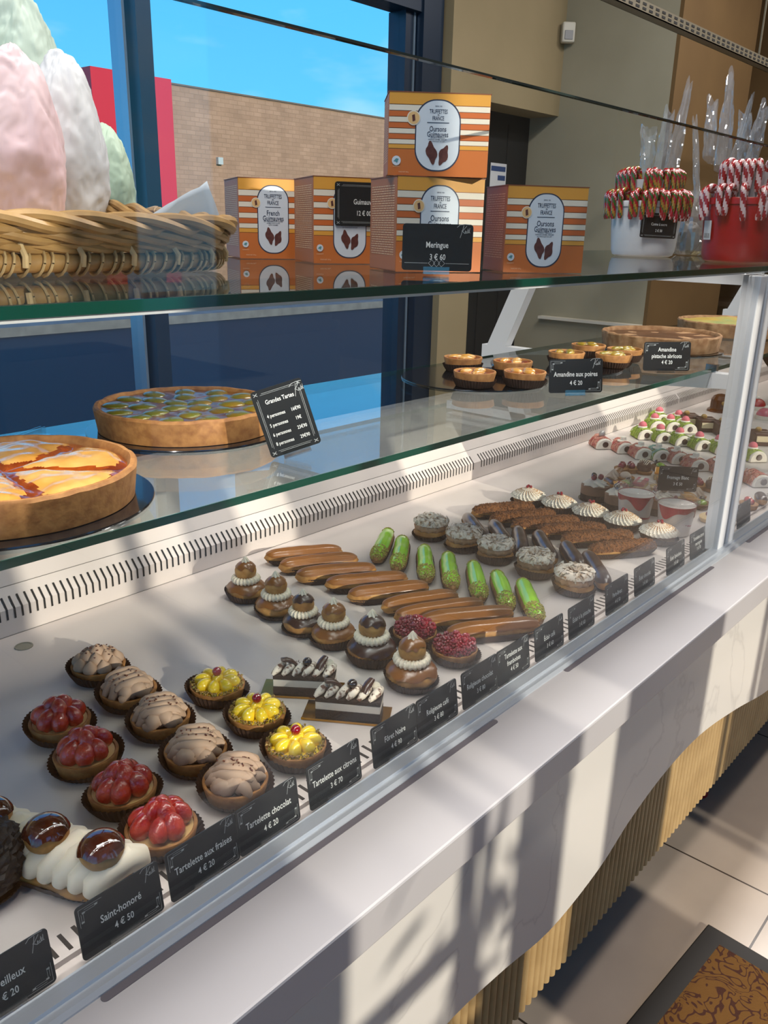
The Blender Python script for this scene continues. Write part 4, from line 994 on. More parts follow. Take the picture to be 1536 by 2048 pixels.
# small assorted petits fours: each kind with its parts
KIWI = mat('kiwi glaze', '#6f9a12', '#8ab41e', scale=60, rough=.15, coat=1); MANGO = mat('mango glaze', '#e58e0c', '#f0b020', scale=25, rough=.2, coat=.8); PINKG = mat('pink glaze', '#c45a76', '#d98a98', scale=30, rough=.3, coat=.4)
def petit(kind, px, py, lab, rot=0, s=1.0):
    p = place(px, py); t = thing('petit_four', lab, 'petit four', (p.x, p.y, DECK), rot, 'assorted petits fours', s)
    def base(L_=.021, W_=.014, h=.010, m_=CRUST): obj('base', MB().lathe([(0, 0), (L_*.86, 0), (L_, h), (L_*.9, h+.001), (0, h)], 24, Matrix.Diagonal((1, W_/L_*1.25, 1, 1))), m_, t)
    def bar(m_, h=.012, l=.024, w_=.013, z=0, nm='base'): obj(nm, MB().box(-l, l, -w_, w_, z, z+h), m_, t, smooth=0, bevel=.002)
    if kind == 'rasp':
        base(); obj('raspberries', MB().blob((-.007, 0, .015), .0082, 9, 7, amp=.15, freq=6).blob((.007, .002, .015), .0082, 9, 7, amp=.15, freq=6, seed=3), RASP, t)
    elif kind == 'ball':
        base(.017, .016, .006); obj('choux', MB().blob((0, 0, .0165), (.0165, .0165, .0155), 16, 10, amp=.08), mat('cocoa choux', '#7a5a45', '#5a3c2a', scale=90, rough=.6), t)
        m = MB()
        for k in range(6): m.tube([(-.015+.001*k, -.010+.004*k, .0245), (-.006, -.012+.0045*k, .0322-.0008*abs(k-2.5)), (.006, -.011+.0045*k, .0318-.0008*abs(k-2.5)), (.014, -.012+.004*k, .025)], .0010, 5)
        obj('icing_drizzle', m, CREAM, t)
    elif kind == 'kiwi':
        base(m_=CRUSTD); obj('kiwi_slice', MB().blob((-.005, 0, .011), (.013, .010, .0075), 14, 8, z0=-.3), KIWI, t); obj('blackberry', MB().blob((.010, .002, .014), .0075, 9, 7, amp=.15, freq=6), mat('black cherry', '#14060a'), t)
    elif kind == 'mango':
        bar(mat('pale sponge', '#d8b886', rough=.8), .013); bar(MANGO, .006, z=.0128, nm='mango_glaze')
    elif kind == 'straw':
        base(); obj('strawberries', MB().blob((-.006, .001, .0145), (.010, .0075, .0068), 12, 8).blob((.007, -.002, .0145), (.010, .0075, .0068), 12, 8, seed=4), STRAW, t)
    elif kind == 'eclair':
        obj('choux', loaf_bm(.052, .011, .010, seed=px), CHOUX, t, loc=(0, 0, .0085)); obj('icing', icing_bm(.052, .011, .010, px, 0, .3, 1.06), CAFE if px % 2 else CHOC, t, loc=(0, 0, .0085))
    elif kind == 'pink':
        bar(mat('pale sponge', '#d8b886'), .008, .026, .012); bar(PINKG, .008, .026, .012, z=.0078, nm='pink_glaze'); bar(WHITEC, .002, .020, .004, z=.0157, nm='white_stripe')
    elif kind == 'swirl':
        base(.016, .015, .006); obj('cream_swirl', star_dome(.0155, .020, .006, 7, .16, 1.5, m=None, n=42), mat('mocha cream', '#cdb8a6', rough=.55), t)
    elif kind == 'boat':
        base(.024, .012, .008, CUSTARD); obj('redcurrant', MB().blob((0, 0, .012), .0045, 9, 7), CURRANT, t)
    elif kind == 'layer':
        bar(SPONGE, .006); bar(MANGO, .004, z=.0058, nm='fruit_layer'); bar(mat('milk chocolate glaze', '#6a4024', rough=.3), .007, z=.0096, nm='chocolate_top')
    elif kind == 'mille':
        bar(mat('flaky pastry', '#a87c42', '#7c531f', scale=120, rough=.7), .014, .027, .013)
    elif kind == 'nut':
        base(.020, .016, .010); obj('nut_mousse', MB().blob((0, 0, .012), (.017, .013, .010), 14, 9, amp=.1, z0=-.4), mat('mocha cream', '#cdb8a6'), t)
PF = [('swirl', 1226, 955, 'pale'), ('nut', 1250, 957, ''), ('rasp', 1243, 938, ''), ('eclair', 1222, 968, ''), ('rasp', 1262, 938, ''), ('ball', 1287, 941, ''), ('kiwi', 1318, 934, ''), ('mango', 1320, 950, ''), ('straw', 1352, 952, ''), ('layer', 1380, 958, ''),
      ('eclair', 1235, 949, ''), ('kiwi', 1252, 970, ''), ('mango', 1240, 979, ''), ('pink', 1280, 969, ''), ('boat', 1316, 976, ''), ('mille', 1327, 965, ''), ('nut', 1318, 990, ''), ('rasp', 1381, 980, ''), ('rasp', 1398, 972, ''), ('ball', 1425, 977, ''),
      ('swirl', 1394, 992, ''), ('kiwi', 1438, 964, ''), ('mango', 1450, 986, ''), ('mango', 1378, 1003, ''), ('kiwi', 1403, 1010, ''), ('boat', 1434, 1008, ''), ('pink', 1436, 1026, ''), ('boat', 1414, 1034, ''), ('straw', 1300, 1000, ''), ('layer', 1372, 1017, ''), ('boat', 1350, 1001, ''), ('straw', 1496, 1010, ''), ('eclair', 1520, 1000, '')]
PN = dict(rasp='raspberry petit four', ball='drizzled chocolate choux ball', kiwi='kiwi and blackberry petit four', mango='orange mango petit four', straw='strawberry petit four', eclair='tiny glazed éclair', pink='pink glazed petit four', swirl='cream swirl petit four', boat='custard boat with a redcurrant', layer='layered chocolate petit four', mille='flaky pastry petit four', nut='mocha mousse petit four')
WH = {0: 'at the back left of the assortment', 10: 'close behind the first mousse cake', 3: 'nearest the first mousse cake', 2: 'at the rear left, first of a pair', 4: 'at the rear left, second of a pair', 5: 'between raspberries and kiwi at the rear', 6: 'at the rear under the eye cakes', 7: 'in the rear row before the kiwi one', 8: 'at the rear right beside the mango one', 9: 'at the rear right beside the strawberries', 1: 'beside the pale swirl at the left',
      11: 'in the second row behind the first cup', 12: 'just behind the first lidded cup', 13: 'in the middle of the second row', 14: 'behind the lettered tag on the cup', 15: 'in the middle beneath the mango one', 16: 'right behind the first cup lid', 17: 'beside the tag on the cup, lower one', 18: 'beside the tag on the cup, upper one', 19: 'near the white post, rear', 20: 'right beside the tag on the cup', 21: 'against the white post at the rear', 22: 'against the white post, half hidden', 23: 'just right of the tag on the cup', 24: 'behind the second cup lid', 25: 'next to the white post, with currant', 26: 'lowest beside the white post', 27: 'nearest the intake grille by the post', 28: 'peeking out behind the first cup', 29: 'hidden behind the second cup lid', 30: 'hidden behind the tag on the cup', 31: 'beyond the white post', 32: 'beyond the white post at the picture edge'}
for i, (kd, px, py, _) in enumerate(PF): petit(kd, px, py+6, PN[kd]+' '+WH[i], (i*.77) % 1.2-.2, 1.22)

# ------------------------------------------------------------------ little cakes with one eye, chocolate blocks, others at the far end
HATP = mat('pink icing hat', '#d9707c', '#cc6270', scale=80, rough=.6)
def eye_cake(px, py, label, group, hair, hat, rot, seed):
    p = place(px, py); t = thing('eye_cake', label, 'pastry', (p.x, p.y, DECK), rot, group, 1.06)
    # body: a half-round loaf lying along y, its white end facing the front
    m = MB(); n_ = 14; sec = [(.0255*math.cos(PI*k/n_)*(1.0), .0015+.029*math.sin(PI*k/n_)**.8) for k in range(n_+1)]
    ring = lambda y, s: [(x*s, y, .0015+(z-.0015)*s) for x, z in sec]
    vs = ring(0, 1)+ring(.058, 1)+ring(.064, .8); k = n_+1
    m.add(vs, [(j*k+i, (j+1)*k+i, (j+1)*k+i+1, j*k+i+1) for j in range(2) for i in range(n_)]+[tuple(range(2*k, 3*k))])
    obj('cake_body', m, mat('green sponge', '#8aa04a', '#a6b45c', scale=90, rough=.8) if hair != 'pink' else mat('pink sponge', '#c98f86', '#d8b0a0', scale=90, rough=.8), t)
    m = MB(); vs = ring(-.004, .92)+ring(-.001, 1.02)+ring(.004, 1.02); m.add(vs, [(j*k+i, (j+1)*k+i, (j+1)*k+i+1, j*k+i+1) for j in range(2) for i in range(n_)]+[tuple(range(k-1, -1, -1))])
    obj('white_face', m, WHITEC, t, label='white icing front')
    m = MB(); m.lathe([(0, .003), (.0075, .0026), (.0088, 0), (0, -.0005)], 18, T(0, -.0042, .0145) @ UPR); obj('chocolate_eye', m, CHOC, t, label='round chocolate eye')
    m = MB(); R = random.Random(seed); cols = {'green': ['#8fb02a', '#b9c85a'], 'pink': ['#c05a5a', '#d9a48a'], 'blue': ['#7fb0ac', '#a8c8b8']}[hair]
    for _ in range(64):
        y0 = R.uniform(.006, .060); a0 = R.uniform(.05, 2.9); pts = []
        for q in range(5):
            a = a0+q*R.uniform(.1, .26); a = min(a, PI); pts.append((.0262*math.cos(a), y0+R.uniform(-.005, .005), .003+.0292*max(0, math.sin(a))**.8))
        m.tube(pts, .0012, 4, cap=False)
    obj('icing_strands', m, mat('icing strands '+hair, cols[0], cols[1], scale=70, rough=.5), t)['kind'] = 'stuff'
    if hat == 'pink':
        obj('hat_brim', MB().lathe([(0, .0345), (.013, .0345), (.0145, .038), (.012, .0415), (0, .042)], 20, T(0, .034, -.005)), CREAMW, t); obj('hat_top', MB().blob((0, .034, .0365), (.0125, .0125, .0135), 16, 9, z0=-.1), HATP, t, label='pink domed hat')
    elif hat == 'white':
        obj('hat_brim', MB().lathe([(0, .034), (.016, .0345), (.0165, .0365), (.009, .0385), (.008, .047), (0, .0495)], 20, T(0, .030, -.005)), CREAMW, t)
    elif hat == 'grey':
        obj('hat_brim', MB().blob((0, .030, .0385), (.0095, .0095, .011), 14, 9), mat('silver icing ball', '#b9b4b0', rough=.3, metal=.3), t)
G1 = 'one-eyed little cakes with reddish strands'; G2 = 'one-eyed little cakes with pink domed hats'
row1 = [(1209, 899, 'pink', 'grey'), (1252, 908, 'pink', 'white'), (1288, 919, 'pink', 'white'), (1324, 923, 'blue', 'white'), (1361, 929, 'pink', 'white'), (1399, 943, 'pink', 'white'), (1447, 949, 'pink', 'white'), (1524, 975, 'pink', '')]
for i, (px, py, hr, ht) in enumerate(row1):
    lab = ['leftmost one-eyed cake with a silver ball on top', 'one-eyed reddish cake second from the left', 'one-eyed reddish cake third from the left', 'one-eyed cake with blue-green strands in the front row', 'one-eyed reddish cake in the front row below a green one', 'one-eyed reddish cake in front, larger in view, left of the post', 'one-eyed cake touching the white post in front', 'one-eyed cake beyond the white post in front'][i]
    eye_cake(px, py, lab, G1, hr, ht, -.72, i)
row2 = [(1292, 880, 1), (1328, 886, 1), (1367, 893, 1), (1407, 902, 1), (1447, 909, 1), (1316, 862, 2), (1348, 864, 2), (1378, 868, 2), (1325, 848, 3), (1364, 855, 3), (1515, 925, 4)]
for i, (px, py, r_) in enumerate(row2):
    lab = ['leftmost green one-eyed cake with pink hat', 'green one-eyed cake with pink hat, second from the left', 'green one-eyed cake with pink hat in the middle of five', 'green one-eyed cake with pink hat, fourth from the left', 'green one-eyed cake with pink hat against the white post', 'pink-hatted green cake just behind the leftmost green one', 'pink-hatted green cake behind the second green one', 'pink-hatted green cake behind the middle green one', 'farthest pink-hatted green cake on the left', 'farthest pink-hatted green cake beside the chocolate blocks', 'pink-hatted green cake beyond the white post'][i]
    eye_cake(px, py, lab, G2, 'green', 'pink', -.72, i+30)
def block(px, py, lab, rot=-.9):
    p = place(px, py); t = thing('chocolate_block', lab, 'pastry', (p.x, p.y, DECK), rot, 'chocolate block cakes', 1.15)
    obj('cake', MB().box(-.026, .026, 0, .06, 0, .036), mat('chocolate glaze block', '#4a2a1c', '#3c2014', scale=40, rough=.4), t, bevel=.003)
    obj('cream_plaque', MB().box(-.021, .012, -.003, 0, .012, .028), mat('ivory chocolate', '#dcc9a6', rough=.5), t, bevel=.001, label='ivory plaque on the front')
    obj('glaze_lines', MB().box(.0, .022, .02, .022, .036, .0366).box(-.008, .02, .026, .0275, .036, .0366), mat('pale grey glaze', '#8f8078', rough=.4), t, smooth=0)
    obj('gold_topping', MB().blob((-.008, .03, .041), (.009, .008, .007), 10, 7, amp=.3, freq=3), mat('golden praline', '#8a6a34', '#a98a50', scale=120, rough=.5), t)
for i, (px, py) in enumerate([(1381, 857), (1416, 865), (1452, 873), (1526, 893)]): block(px, py, ['chocolate block cake farthest left with golden topping', 'chocolate block cake with ivory plaque in the middle', 'chocolate block cake beside the white post', 'chocolate block cake beyond the white post'][i])
p = place(1438, 822); t = thing('chocolate_bell', 'dark brown chocolate bell cake at the back end of the case', 'pastry', (p.x, p.y, DECK), 0)
obj('body', MB().lathe([(0, 0), (.046, 0), (.044, .006), (.036, .012), (.034, .045), (.026, .058), (.012, .064), (0, .066)], 14), mat('shiny brown glaze', '#4a2608', '#6a3a0c', scale=20, rough=.2, coat=.6), t, smooth=20)
obj('gold_mark', MB().blob((-.026, -.022, .034), (.010, .008, .008), 10, 7), mat('golden praline', '#8a6a34'), t)
for i, (px, py, cc, lab) in enumerate([(1470, 826, '#c86a78', 'pink round iced cake behind the chocolate blocks'), (1484, 806, '#4a3020', 'brown round cake at the far end near the post'), (1512, 818, '#a80c16', 'bright red glazed cake beyond the white post'), (1530, 838, '#c86a78', 'pink iced cake at the edge beyond the white post')]):
    p = place(px, py); t = thing('round_cake', lab, 'pastry', (p.x, p.y, DECK), 0, 'round iced cakes at the far end')
    obj('base', MB().lathe([(0, 0), (.034, 0), (.034, .014), (0, .014)], 24), WHITEC, t); obj('dome', MB().blob((0, 0, .013), (.033, .033, .028), 22, 10, z0=-.05), mat('cake glaze '+cc, cc, rough=.25, coat=.6), t)
    obj('topping', MB().blob((0, 0, .042), (.009, .009, .007), 10, 7), CREAMW, t)

# ------------------------------------------------------------------ middle shelf: big tarts, little amandines
def board(px, py, r, lab, rim=None):
    p = at_z(px, py, MID); t = tag(obj('cake_board', MB().lathe([(0, .0003), (r, .0003), (r+.0004, .0015), (r, .0028), (0, .0028)], 64), BLACKC, loc=(p.x, p.y, MID)), lab, 'cake board')
    return p
def big_tart(c, r, lab, nm, kind, h=.030):
    t = thing(nm, lab, 'tart', (c.x, c.y, MID+.003), 0)
    obj('crust', MB().lathe([(0, .0005), (r-.004, .0005), (r, h-.003), (r-.002, h), (r-.006, h), (r-.009, h-.004), (r-.010, h-.009), (0, h-.010)], 80, mod=lambda rr, z, a, j: (rr*(1+.006*noise.noise(Vector((4*math.cos(a), 4*math.sin(a), j*.2)))), z+(.0015*noise.noise(Vector((6*math.cos(a), 6*math.sin(a), 3))) if j in (2, 3, 4) else 0))), CRUST if kind != 'flan' else mat('pale crust', '#b08a62', '#8d6540', scale=60, rough=.75, bump=.2), t)
    return t
RT = .122
def disc_height(m, r, z, f, n=90, lv=30):
    vs = [(0, 0, z+f(0, 0))]; fs = []
    for j in range(1, lv+1):
        for i in range(n):
            a = 2*PI*i/n; rr = r*j/lv; x, y = rr*math.cos(a), rr*math.sin(a); vs.append((x, y, z+f(x, y)))
    for i in range(n): fs.append((0, 1+i, 1+(i+1) % n))
    for j in range(lv-1):
        for i in range(n): fs.append((1+j*n+i, 1+(j+1)*n+i, 1+(j+1)*n+(i+1) % n, 1+j*n+(i+1) % n))
    return m.add(vs, fs)
c = Vector((.335, .770, MID))
tag(obj('cake_board', MB().lathe([(0, .0003), (RT+.014, .0003), (RT+.0145, .0015), (RT+.014, .0028), (0, .0028)], 64), BLACKC, loc=(c.x, c.y, MID)), 'round black cake board under the large golden tart', 'cake board')
t = big_tart(c, RT, 'large glazed golden pear tart at the left picture edge', 'pear_tart', 'pear', .034)
GLZ = mat('glazed custard', '#bd842f', '#d3a45c', scale=24, rough=.22, coat=.8, bump=.12, bscale=80); BURN = mat('browned glaze', '#6a2408', '#a04a12', scale=40, rough=.12, coat=1)
def lobe(x, y):
    a = math.atan2(y, x); r = math.hypot(x, y)/(RT-.007); w_ = .22*noise.noise(Vector((x*30, y*30, 2)))
    return abs(math.sin(3*(a-.35)+w_))**.75*min(1, r*2.6)*(1 if r < .86 else max(0, (1-r)/.14))
m = disc_height(MB(), RT-.007, .0265, lambda x, y: .0065*lobe(x, y)+.0012*noise.noise(Vector((x*70, y*70, 1))), 168, 44)
for q, f in enumerate(m.f):
    cx_ = sum(m.v[k][0] for k in f)/len(f); cy_ = sum(m.v[k][1] for k in f)/len(f)
    m.mi[q] = 0 if lobe(cx_, cy_) > .40+.18*noise.noise(Vector((cx_*90, cy_*90, 5))) else 1
obj('pear_topping', m, [GLZ, BURN], t, smooth=80, label='glossy golden pears with browned seams')
c = Vector((.642, .905, MID))
tag(obj('cake_board', MB().lathe([(0, .0003), (RT+.006, .0003), (RT+.0065, .0015), (RT+.006, .0028), (0, .0028)], 64), BLACKC, loc=(c.x, c.y, MID)), 'round black cake board under the green fruit tart', 'cake board')
t = big_tart(c, RT-.005, 'large glazed tart with green fruit halves beside the price list', 'green_fruit_tart', 'green', .032)
GRN = mat('glazed greengage', '#5a6410', '#7a5f12', scale=22, rough=.28, coat=.45); CUSG = mat('glossy dark custard', '#7a4a10', '#4e2a0a', scale=30, rough=.3, coat=.35, bump=.1, bscale=70)
obj('filling', disc_height(MB(), RT-.012, .0275, lambda x, y: .0016*noise.noise(Vector((x*60, y*60, 1)))), CUSG, t, label='dark glossy custard')
q = 0
for R_, n_, o_a in ((.090, 13, 0), (.056, 8, .2), (.021, 4, .1)):
    for k in range(n_):
        a = 2*PI*k/n_+o_a; loc = (R_*math.cos(a), R_*math.sin(a), .0265); rot = (.05, -.05, a)
        if q == 0: gb = obj('fruit_half', MB().blob((0, 0, 0), (.0185, .0155, .0050), 18, 8, z0=-.1, amp=.05), GRN, t, loc=loc, label='green glazed fruit half'); gb.rotation_euler = rot; q = 1
        else: again(gb, t, loc, rot)
c = at_z(1318, 700, MID)
c = Vector((1.925, .835, MID))
t = big_tart(c, .135, 'large plain brown flan on the glass shelf behind its tag', 'flan', 'flan', .036)
tag(obj('cake_board', MB().lathe([(0, .0003), (.143, .0003), (.143, .0028), (0, .0028)], 64), BLACKC, loc=(c.x, c.y, MID)), 'round black cake board under the brown flan', 'cake board')
obj('filling', disc_height(MB(), .127, .027, lambda x, y: .0015*noise.noise(Vector((x*25, y*25, 4)))), mat('baked custard', '#50331f', '#644229', scale=18, rough=.35), t, label='smooth brown baked custard')
c = Vector((2.36, .835, MID))
t = big_tart(c, .135, 'large pale green and yellow tart at the right edge behind the post', 'pale_green_tart', 'flan', .036)
obj('filling', disc_height(MB(), .127, .031, lambda x, y: .004*noise.noise(Vector((x*22, y*22, 8)))), mat('pistachio custard', '#98a468', '#c0a24a', scale=12, rough=.4), t, label='pale green custard')
obj('cut_line', MB().box(-.0008, .0008, -.136, -.12, .004, .034), mat('pale crumb', '#d8c09a', rough=.8), t, smooth=0)
# amandines
p1 = board(948, 758, .131, 'round black cake board holding five browned little tarts')
p2 = Vector((1.50, .86, MID)); tag(obj('cake_board', MB().lathe([(0, .0003), (.131, .0003), (.1314, .0015), (.131, .0028), (0, .0028)], 64), BLACKC, loc=p2), 'round black cake board behind the little-tart price tag', 'cake board')
_ap = paper_bm(.031, .0375, .014, lean=.002)
def amandine(px, py, lab, group, top, seed):
    p = at_z(px, py, MID+.003); t = thing('amandine_tart', lab, 'tart', (p.x, p.y, MID+.003), seed*1.1, group)
    obj('paper_case', _ap, PAPER, t, smooth=25); obj('crust', crust_bm(.031, .0365, .026, .004), CRUST, t, smooth=50)
    obj('filling', disc_height(MB(), .0325, .0225, lambda x, y: .0035*noise.noise(Vector((x*55, y*55, seed)))+.003*(1-(x*x+y*y)/.0011), 40, 10), BURN if top == 'b' else CUSG, t, label='browned almond filling')
    for k in range(3):
        a = 2.1*k+seed; obj('fruit_slice', MB().blob((.014*math.cos(a), .014*math.sin(a), .0245), (.015, .0085, .0055), 14, 8, amp=.12, freq=3, seed=k+seed, z0=-.2), GLZ if top == 'b' else mat('pistachio apricot', '#9a7a24', '#6d6a18', scale=40, rough=.2, coat=.8), t)
for i, (px, py, lab) in enumerate([(948, 772, 'front left browned pear tart on the black board'), (1048, 772, 'front right browned pear tart on the black board'), (925, 741, 'rear left browned pear tart on the black board'), (1024, 749, 'rear right browned pear tart on the black board'), (906, 733, 'browned pear tart peeking out at the back left')][:4]): amandine(px, py, lab, 'browned little pear tarts', 'b', i)
for i, (px, py, lab) in enumerate([(1225, 733, 'front pistachio tart beside the two shelf tags'), (1131, 729, 'left pistachio tart behind the pear price tag'), (1175, 713, 'rear pistachio tart in the second group'), (1247, 722, 'right pistachio tart closest to the flan')]): amandine(px, py, lab, 'pistachio apricot little tarts', 'p', i+5)

p = at_z(58, 880, MID); t = thing('empty_tag_holder', 'empty clear acrylic tag holder lying on the glass shelf at the far left', 'tag holder', (p.x, p.y, MID), .5)
obj('foot', MB().box(-.03, .03, -.012, .012, 0, .0015), ACRY, t, smooth=0); obj('clip', MB().box(-.03, .03, -.004, -.002, .0015, .010).box(-.03, .03, .002, .004, .0015, .010), ACRY, t, smooth=0)
# ------------------------------------------------------------------ sweet boxes on the upper shelf
KRAFT = mat('brown box side', '#a8643a', '#9f5d35', scale=8, rough=.5)
BOXC = [KRAFT, mat('mustard print', '#d79a3a', rough=.42), mat('ivory print', '#e0d8c6', rough=.42), mat('orange print', '#c2642a', rough=.42), mat('rust print', '#bf6a2c', rough=.42)]
PANEL = mat('pale blue print', '#cdd6de', rough=.42); NAVYP = mat('navy print', '#27324a', rough=.45); CHP = mat('chocolate print', '#4a2320', '#5e332c', scale=200, rough=.4); TEAL = mat('teal print', '#4f8c94', rough=.5); TAN = mat('tan print', '#dcb47a', rough=.45); FINE = mat('fine pale print', '#d9b48e', rough=.5)
def sweet_box(label, FL, w_, h_, dp, z, rotz, title, subs):
    t = thing('sweet_box', label, 'box', (FL[0], FL[1], z), rotz, 'orange striped boxes of chocolate marshmallows')
    m = MB(); m.box(0, w_, 0, dp, .0006, h_)
    obj('carton', m, KRAFT, t, smooth=0, bevel=.0012)
    obj('lid_flap', MB().box(-.0006, w_+.0006, -.0006, dp+.0004, h_-.0004, h_+.0008), mat('dark box flap', '#7d4526', rough=.5), t, smooth=0)
    m = MB(); fr = [(0, .145, 1), (.145, .218, 2), (.218, .288, 3), (.288, .355, 2), (.355, .425, 3), (.425, .49, 2), (.49, .555, 3), (.555, .615, 2), (.615, .67, 1), (.67, 1, 4)]
    for a, b_, k in fr: m.m = k; flat(m, .0006, w_-.0006, h_*(1-b_)+.0004, h_*(1-a)-.0004, .0004)
    obj('striped_front', m, BOXC, t, smooth=0, label='front printed with ivory and orange stripes')
    cx, cz, pw, ph = w_*.487, h_*.495, w_*.425, h_*.83
    m = MB(); m.add([(x, -.0006, z_) for x, z_ in rrect(pw+.003, ph+.003, pw*.47, 10, cx, cz)], [tuple(range(44))]); o1 = obj('panel_outline', m, NAVYP, t, smooth=0)
    m = MB(); m.add([(x, -.0008, z_) for x, z_ in rrect(pw, ph, pw*.455, 10, cx, cz)], [tuple(range(44))]); obj('label_panel', m, PANEL, t, smooth=0, label='pale rounded label panel')
    m = MB(); D = .0010
    text_into(m, 'DEPUIS 1950', h_*.014, cx, h_*.845, D); text_into(m, 'TRUFFETTES', h_*.052, cx, h_*.785, D, width=pw*.60, squeeze=.6); text_into(m, 'de', h_*.022, cx, h_*.745, D); text_into(m, 'FRANCE', h_*.050, cx, h_*.705, D, width=pw*.38, squeeze=.6)
    stroke(m, [(cx-pw*.25, h_*.650), (cx+pw*.25, h_*.650)], .0009, D)
    text_into(m, title[0], h_*.066, cx, h_*.580, D, width=pw*.58, squeeze=.7); text_into(m, title[1], h_*.066, cx, h_*.515, D, width=pw*.80, squeeze=.7)
    for k, s_ in enumerate(subs): text_into(m, s_, h_*.015, cx, h_*(.472-.022*k), D, width=pw*.75)
    obj('lettering', m, NAVYP, t, smooth=0, label='dark navy lettering')
    m = MB()                                                     # two pieces of chocolate pictured on the panel
    for ax, az, an, s_ in ((cx-pw*.13, h_*.290, .25, 1.0), (cx+pw*.15, h_*.262, -.3, .9)):
        ca, sa = math.cos(an), math.sin(an); P_ = []
        for k in range(24):
            q = 2*PI*k/24; r_ = 1+.16*math.cos(4*q+.8)
            x = .0062*s_*r_*math.cos(q); z_ = .0125*s_*r_*math.sin(q); P_.append((ax+x*ca-z_*sa, -D-.0001*s_, az+x*sa+z_*ca))
        m.add(P_, [tuple(range(24))])
    obj('chocolate_picture', m, CHP, t, smooth=0)
    m = MB(); bx, bz, br_ = w_*.245, h_*.70, w_*.066
    ring = lambda r, d, n=28: [(bx+r*math.cos(2*PI*k/n), -d, bz+r*math.sin(2*PI*k/n)) for k in range(n)]
    m.add(ring(br_, .0011), [tuple(range(28))]); obj('round_badge', m, BOXC[2], t, smooth=0)
    m = MB(); m.add(ring(br_*.86, .0012), [tuple(range(28))]); obj('badge_disc', m, TAN, t, smooth=0)
    m = MB(); m.add([(bx-.0012, -.0014, bz-.0042), (bx+.0022, -.0014, bz-.0030), (bx+.0012, -.0014, bz+.0042), (bx-.0022, -.0014, bz+.0030)], [(0, 1, 2, 3)]); obj('badge_mark', m, CHP, t, smooth=0)
    m = MB(); sx_, sz_ = w_*.085, h_*.185
    m.add([(sx_+w_*.044*math.cos(2*PI*k/24), -.0010, sz_+w_*.044*math.sin(2*PI*k/24)) for k in range(24)], [tuple(range(24))]); obj('seal', m, PANEL, t, smooth=0)
    m = MB(); m.add([(sx_+w_*.026*math.cos(q)*(1.2 if k % 2 else .6), -.0012, sz_+w_*.022*math.sin(q)*(1 if k % 3 else .5)) for k, q in enumerate([2*PI*k/9 for k in range(9)])], [tuple(range(9))]); obj('seal_emblem', m, TEAL, t, smooth=0)
    m = MB(); text_into(m, 'INGRÉDIENTS', h_*.012, sx_, h_*.115, D); text_into(m, 'POIDS NET 200 g', h_*.015, w_*.16, h_*.05, D)
    R = random.Random(int(FL[0]*1000)); yz = h_*.9
    while yz > h_*.16:                                             # rows of fine print on the left side
        y = .008
        while y < dp-.01:
            l = R.uniform(.004, .013); l = min(l, dp-.008-y)
            m.add([(-.0003, y, yz), (-.0003, y, yz+.0011), (-.0003, y+l, yz+.0011), (-.0003, y+l, yz)], [(0, 1, 2, 3)]); y += l+.0016
        yz -= .0030
    obj('fine_print', m, FINE, t, smooth=0, label='rows of fine pale print')
    return t
OU = ['TENDRES ET MOELLEUX', 'NAPPAGE CARAMEL, ENROBÉS', 'DE CHOCOLAT AU LAIT']
RB = math.radians(-30)
b1 = at_z(480, 518, UP); b2 = at_z(627, 528, UP); b3 = at_z(790, 545, UP); b5 = at_z(1005, 546, UP)
sweet_box('striped box lettered French Guimauves standing beside the basket', b1, .118, .126, .12, UP, math.radians(-28), ('French', 'Guimauves'), ['SOFT MARSHMALLOW COATED', 'IN MILK CHOCOLATE', 'WITH CARAMEL'])
sweet_box('striped box with the black Guimauve price tag on its front', b2, .118, .124, .115, UP, math.radians(-28.5), ('French', 'Guimauves'), OU)
sweet_box('striped box carrying another box, behind the Meringue tag', b3, .122, .1165, .105, UP, math.radians(-29), ('Oursons', 'Guimauves'), OU)
b4 = at_y(783, 356, .752)
sweet_box('striped box stacked on top of another box', (b3.x-.001, b3.y+.016), .127, .096, .09, UP+.1175, math.radians(-45), ('Oursons', 'Guimauves'), OU)
sweet_box('striped box on the right end of the row, beside the white bucket', b5, .1155, .111, .085, UP, math.radians(-36), ('Oursons', 'Guimauves'), OU)
ca, sa = math.cos(math.radians(-28.5)), math.sin(math.radians(-28.5)); u = .078
tg = price_tag('box_price_tag', 'black framed price tag lettered Guimauve stuck on a striped box', ['Guimauve'], '12 € 00', (b2.x+ca*u+sa*.0022, b2.y+sa*u-ca*.0022, UP+.056), math.radians(-28.5), None, lean=0, style='frame', w_=.090, h_=.0625, holder=False, ls=.0078, ps=.0072, sig=False)

# ------------------------------------------------------------------ buckets of candy canes
def bucket(px, py, depth, label, mt, r0, r1, h_, cat='bucket'):
    v = rayd(px, py)*depth
    t = thing('bucket', label, cat, (v.x, v.y, UP), 0, None)
    wall = [(0, .0005), (r0-.012, .0005), (r0-.004, .004), (r0, .014), (r1-.003, h_-.016), (r1-.003, h_-.014), (r1, h_-.013), (r1, h_-.002), (r1-.001, h_), (r1-.004, h_), (r1-.005, h_-.014), (r0-.004, .016), (0, .010)]
    obj('body', MB().lathe(wall, 56), mt, t, smooth=35)
    r2 = r1*.74
    obj('inner_bucket', MB().lathe([(0, h_*.45), (r2*.86, h_*.45), (r2, h_+.044), (r2+.001, h_+.048), (r2-.003, h_+.048), (r2*.86-.003, h_*.48), (0, h_*.48)], 48), WHITEB if mt is WHITEB else mat('clear grey plastic', '#c4c6c8', rough=.3), t, smooth=35)
    return t, r1, r2
WHITEB = mat('white bucket plastic', '#d6dce2', rough=.3); REDB = mat('red bucket plastic', '#a30d18', rough=.28)
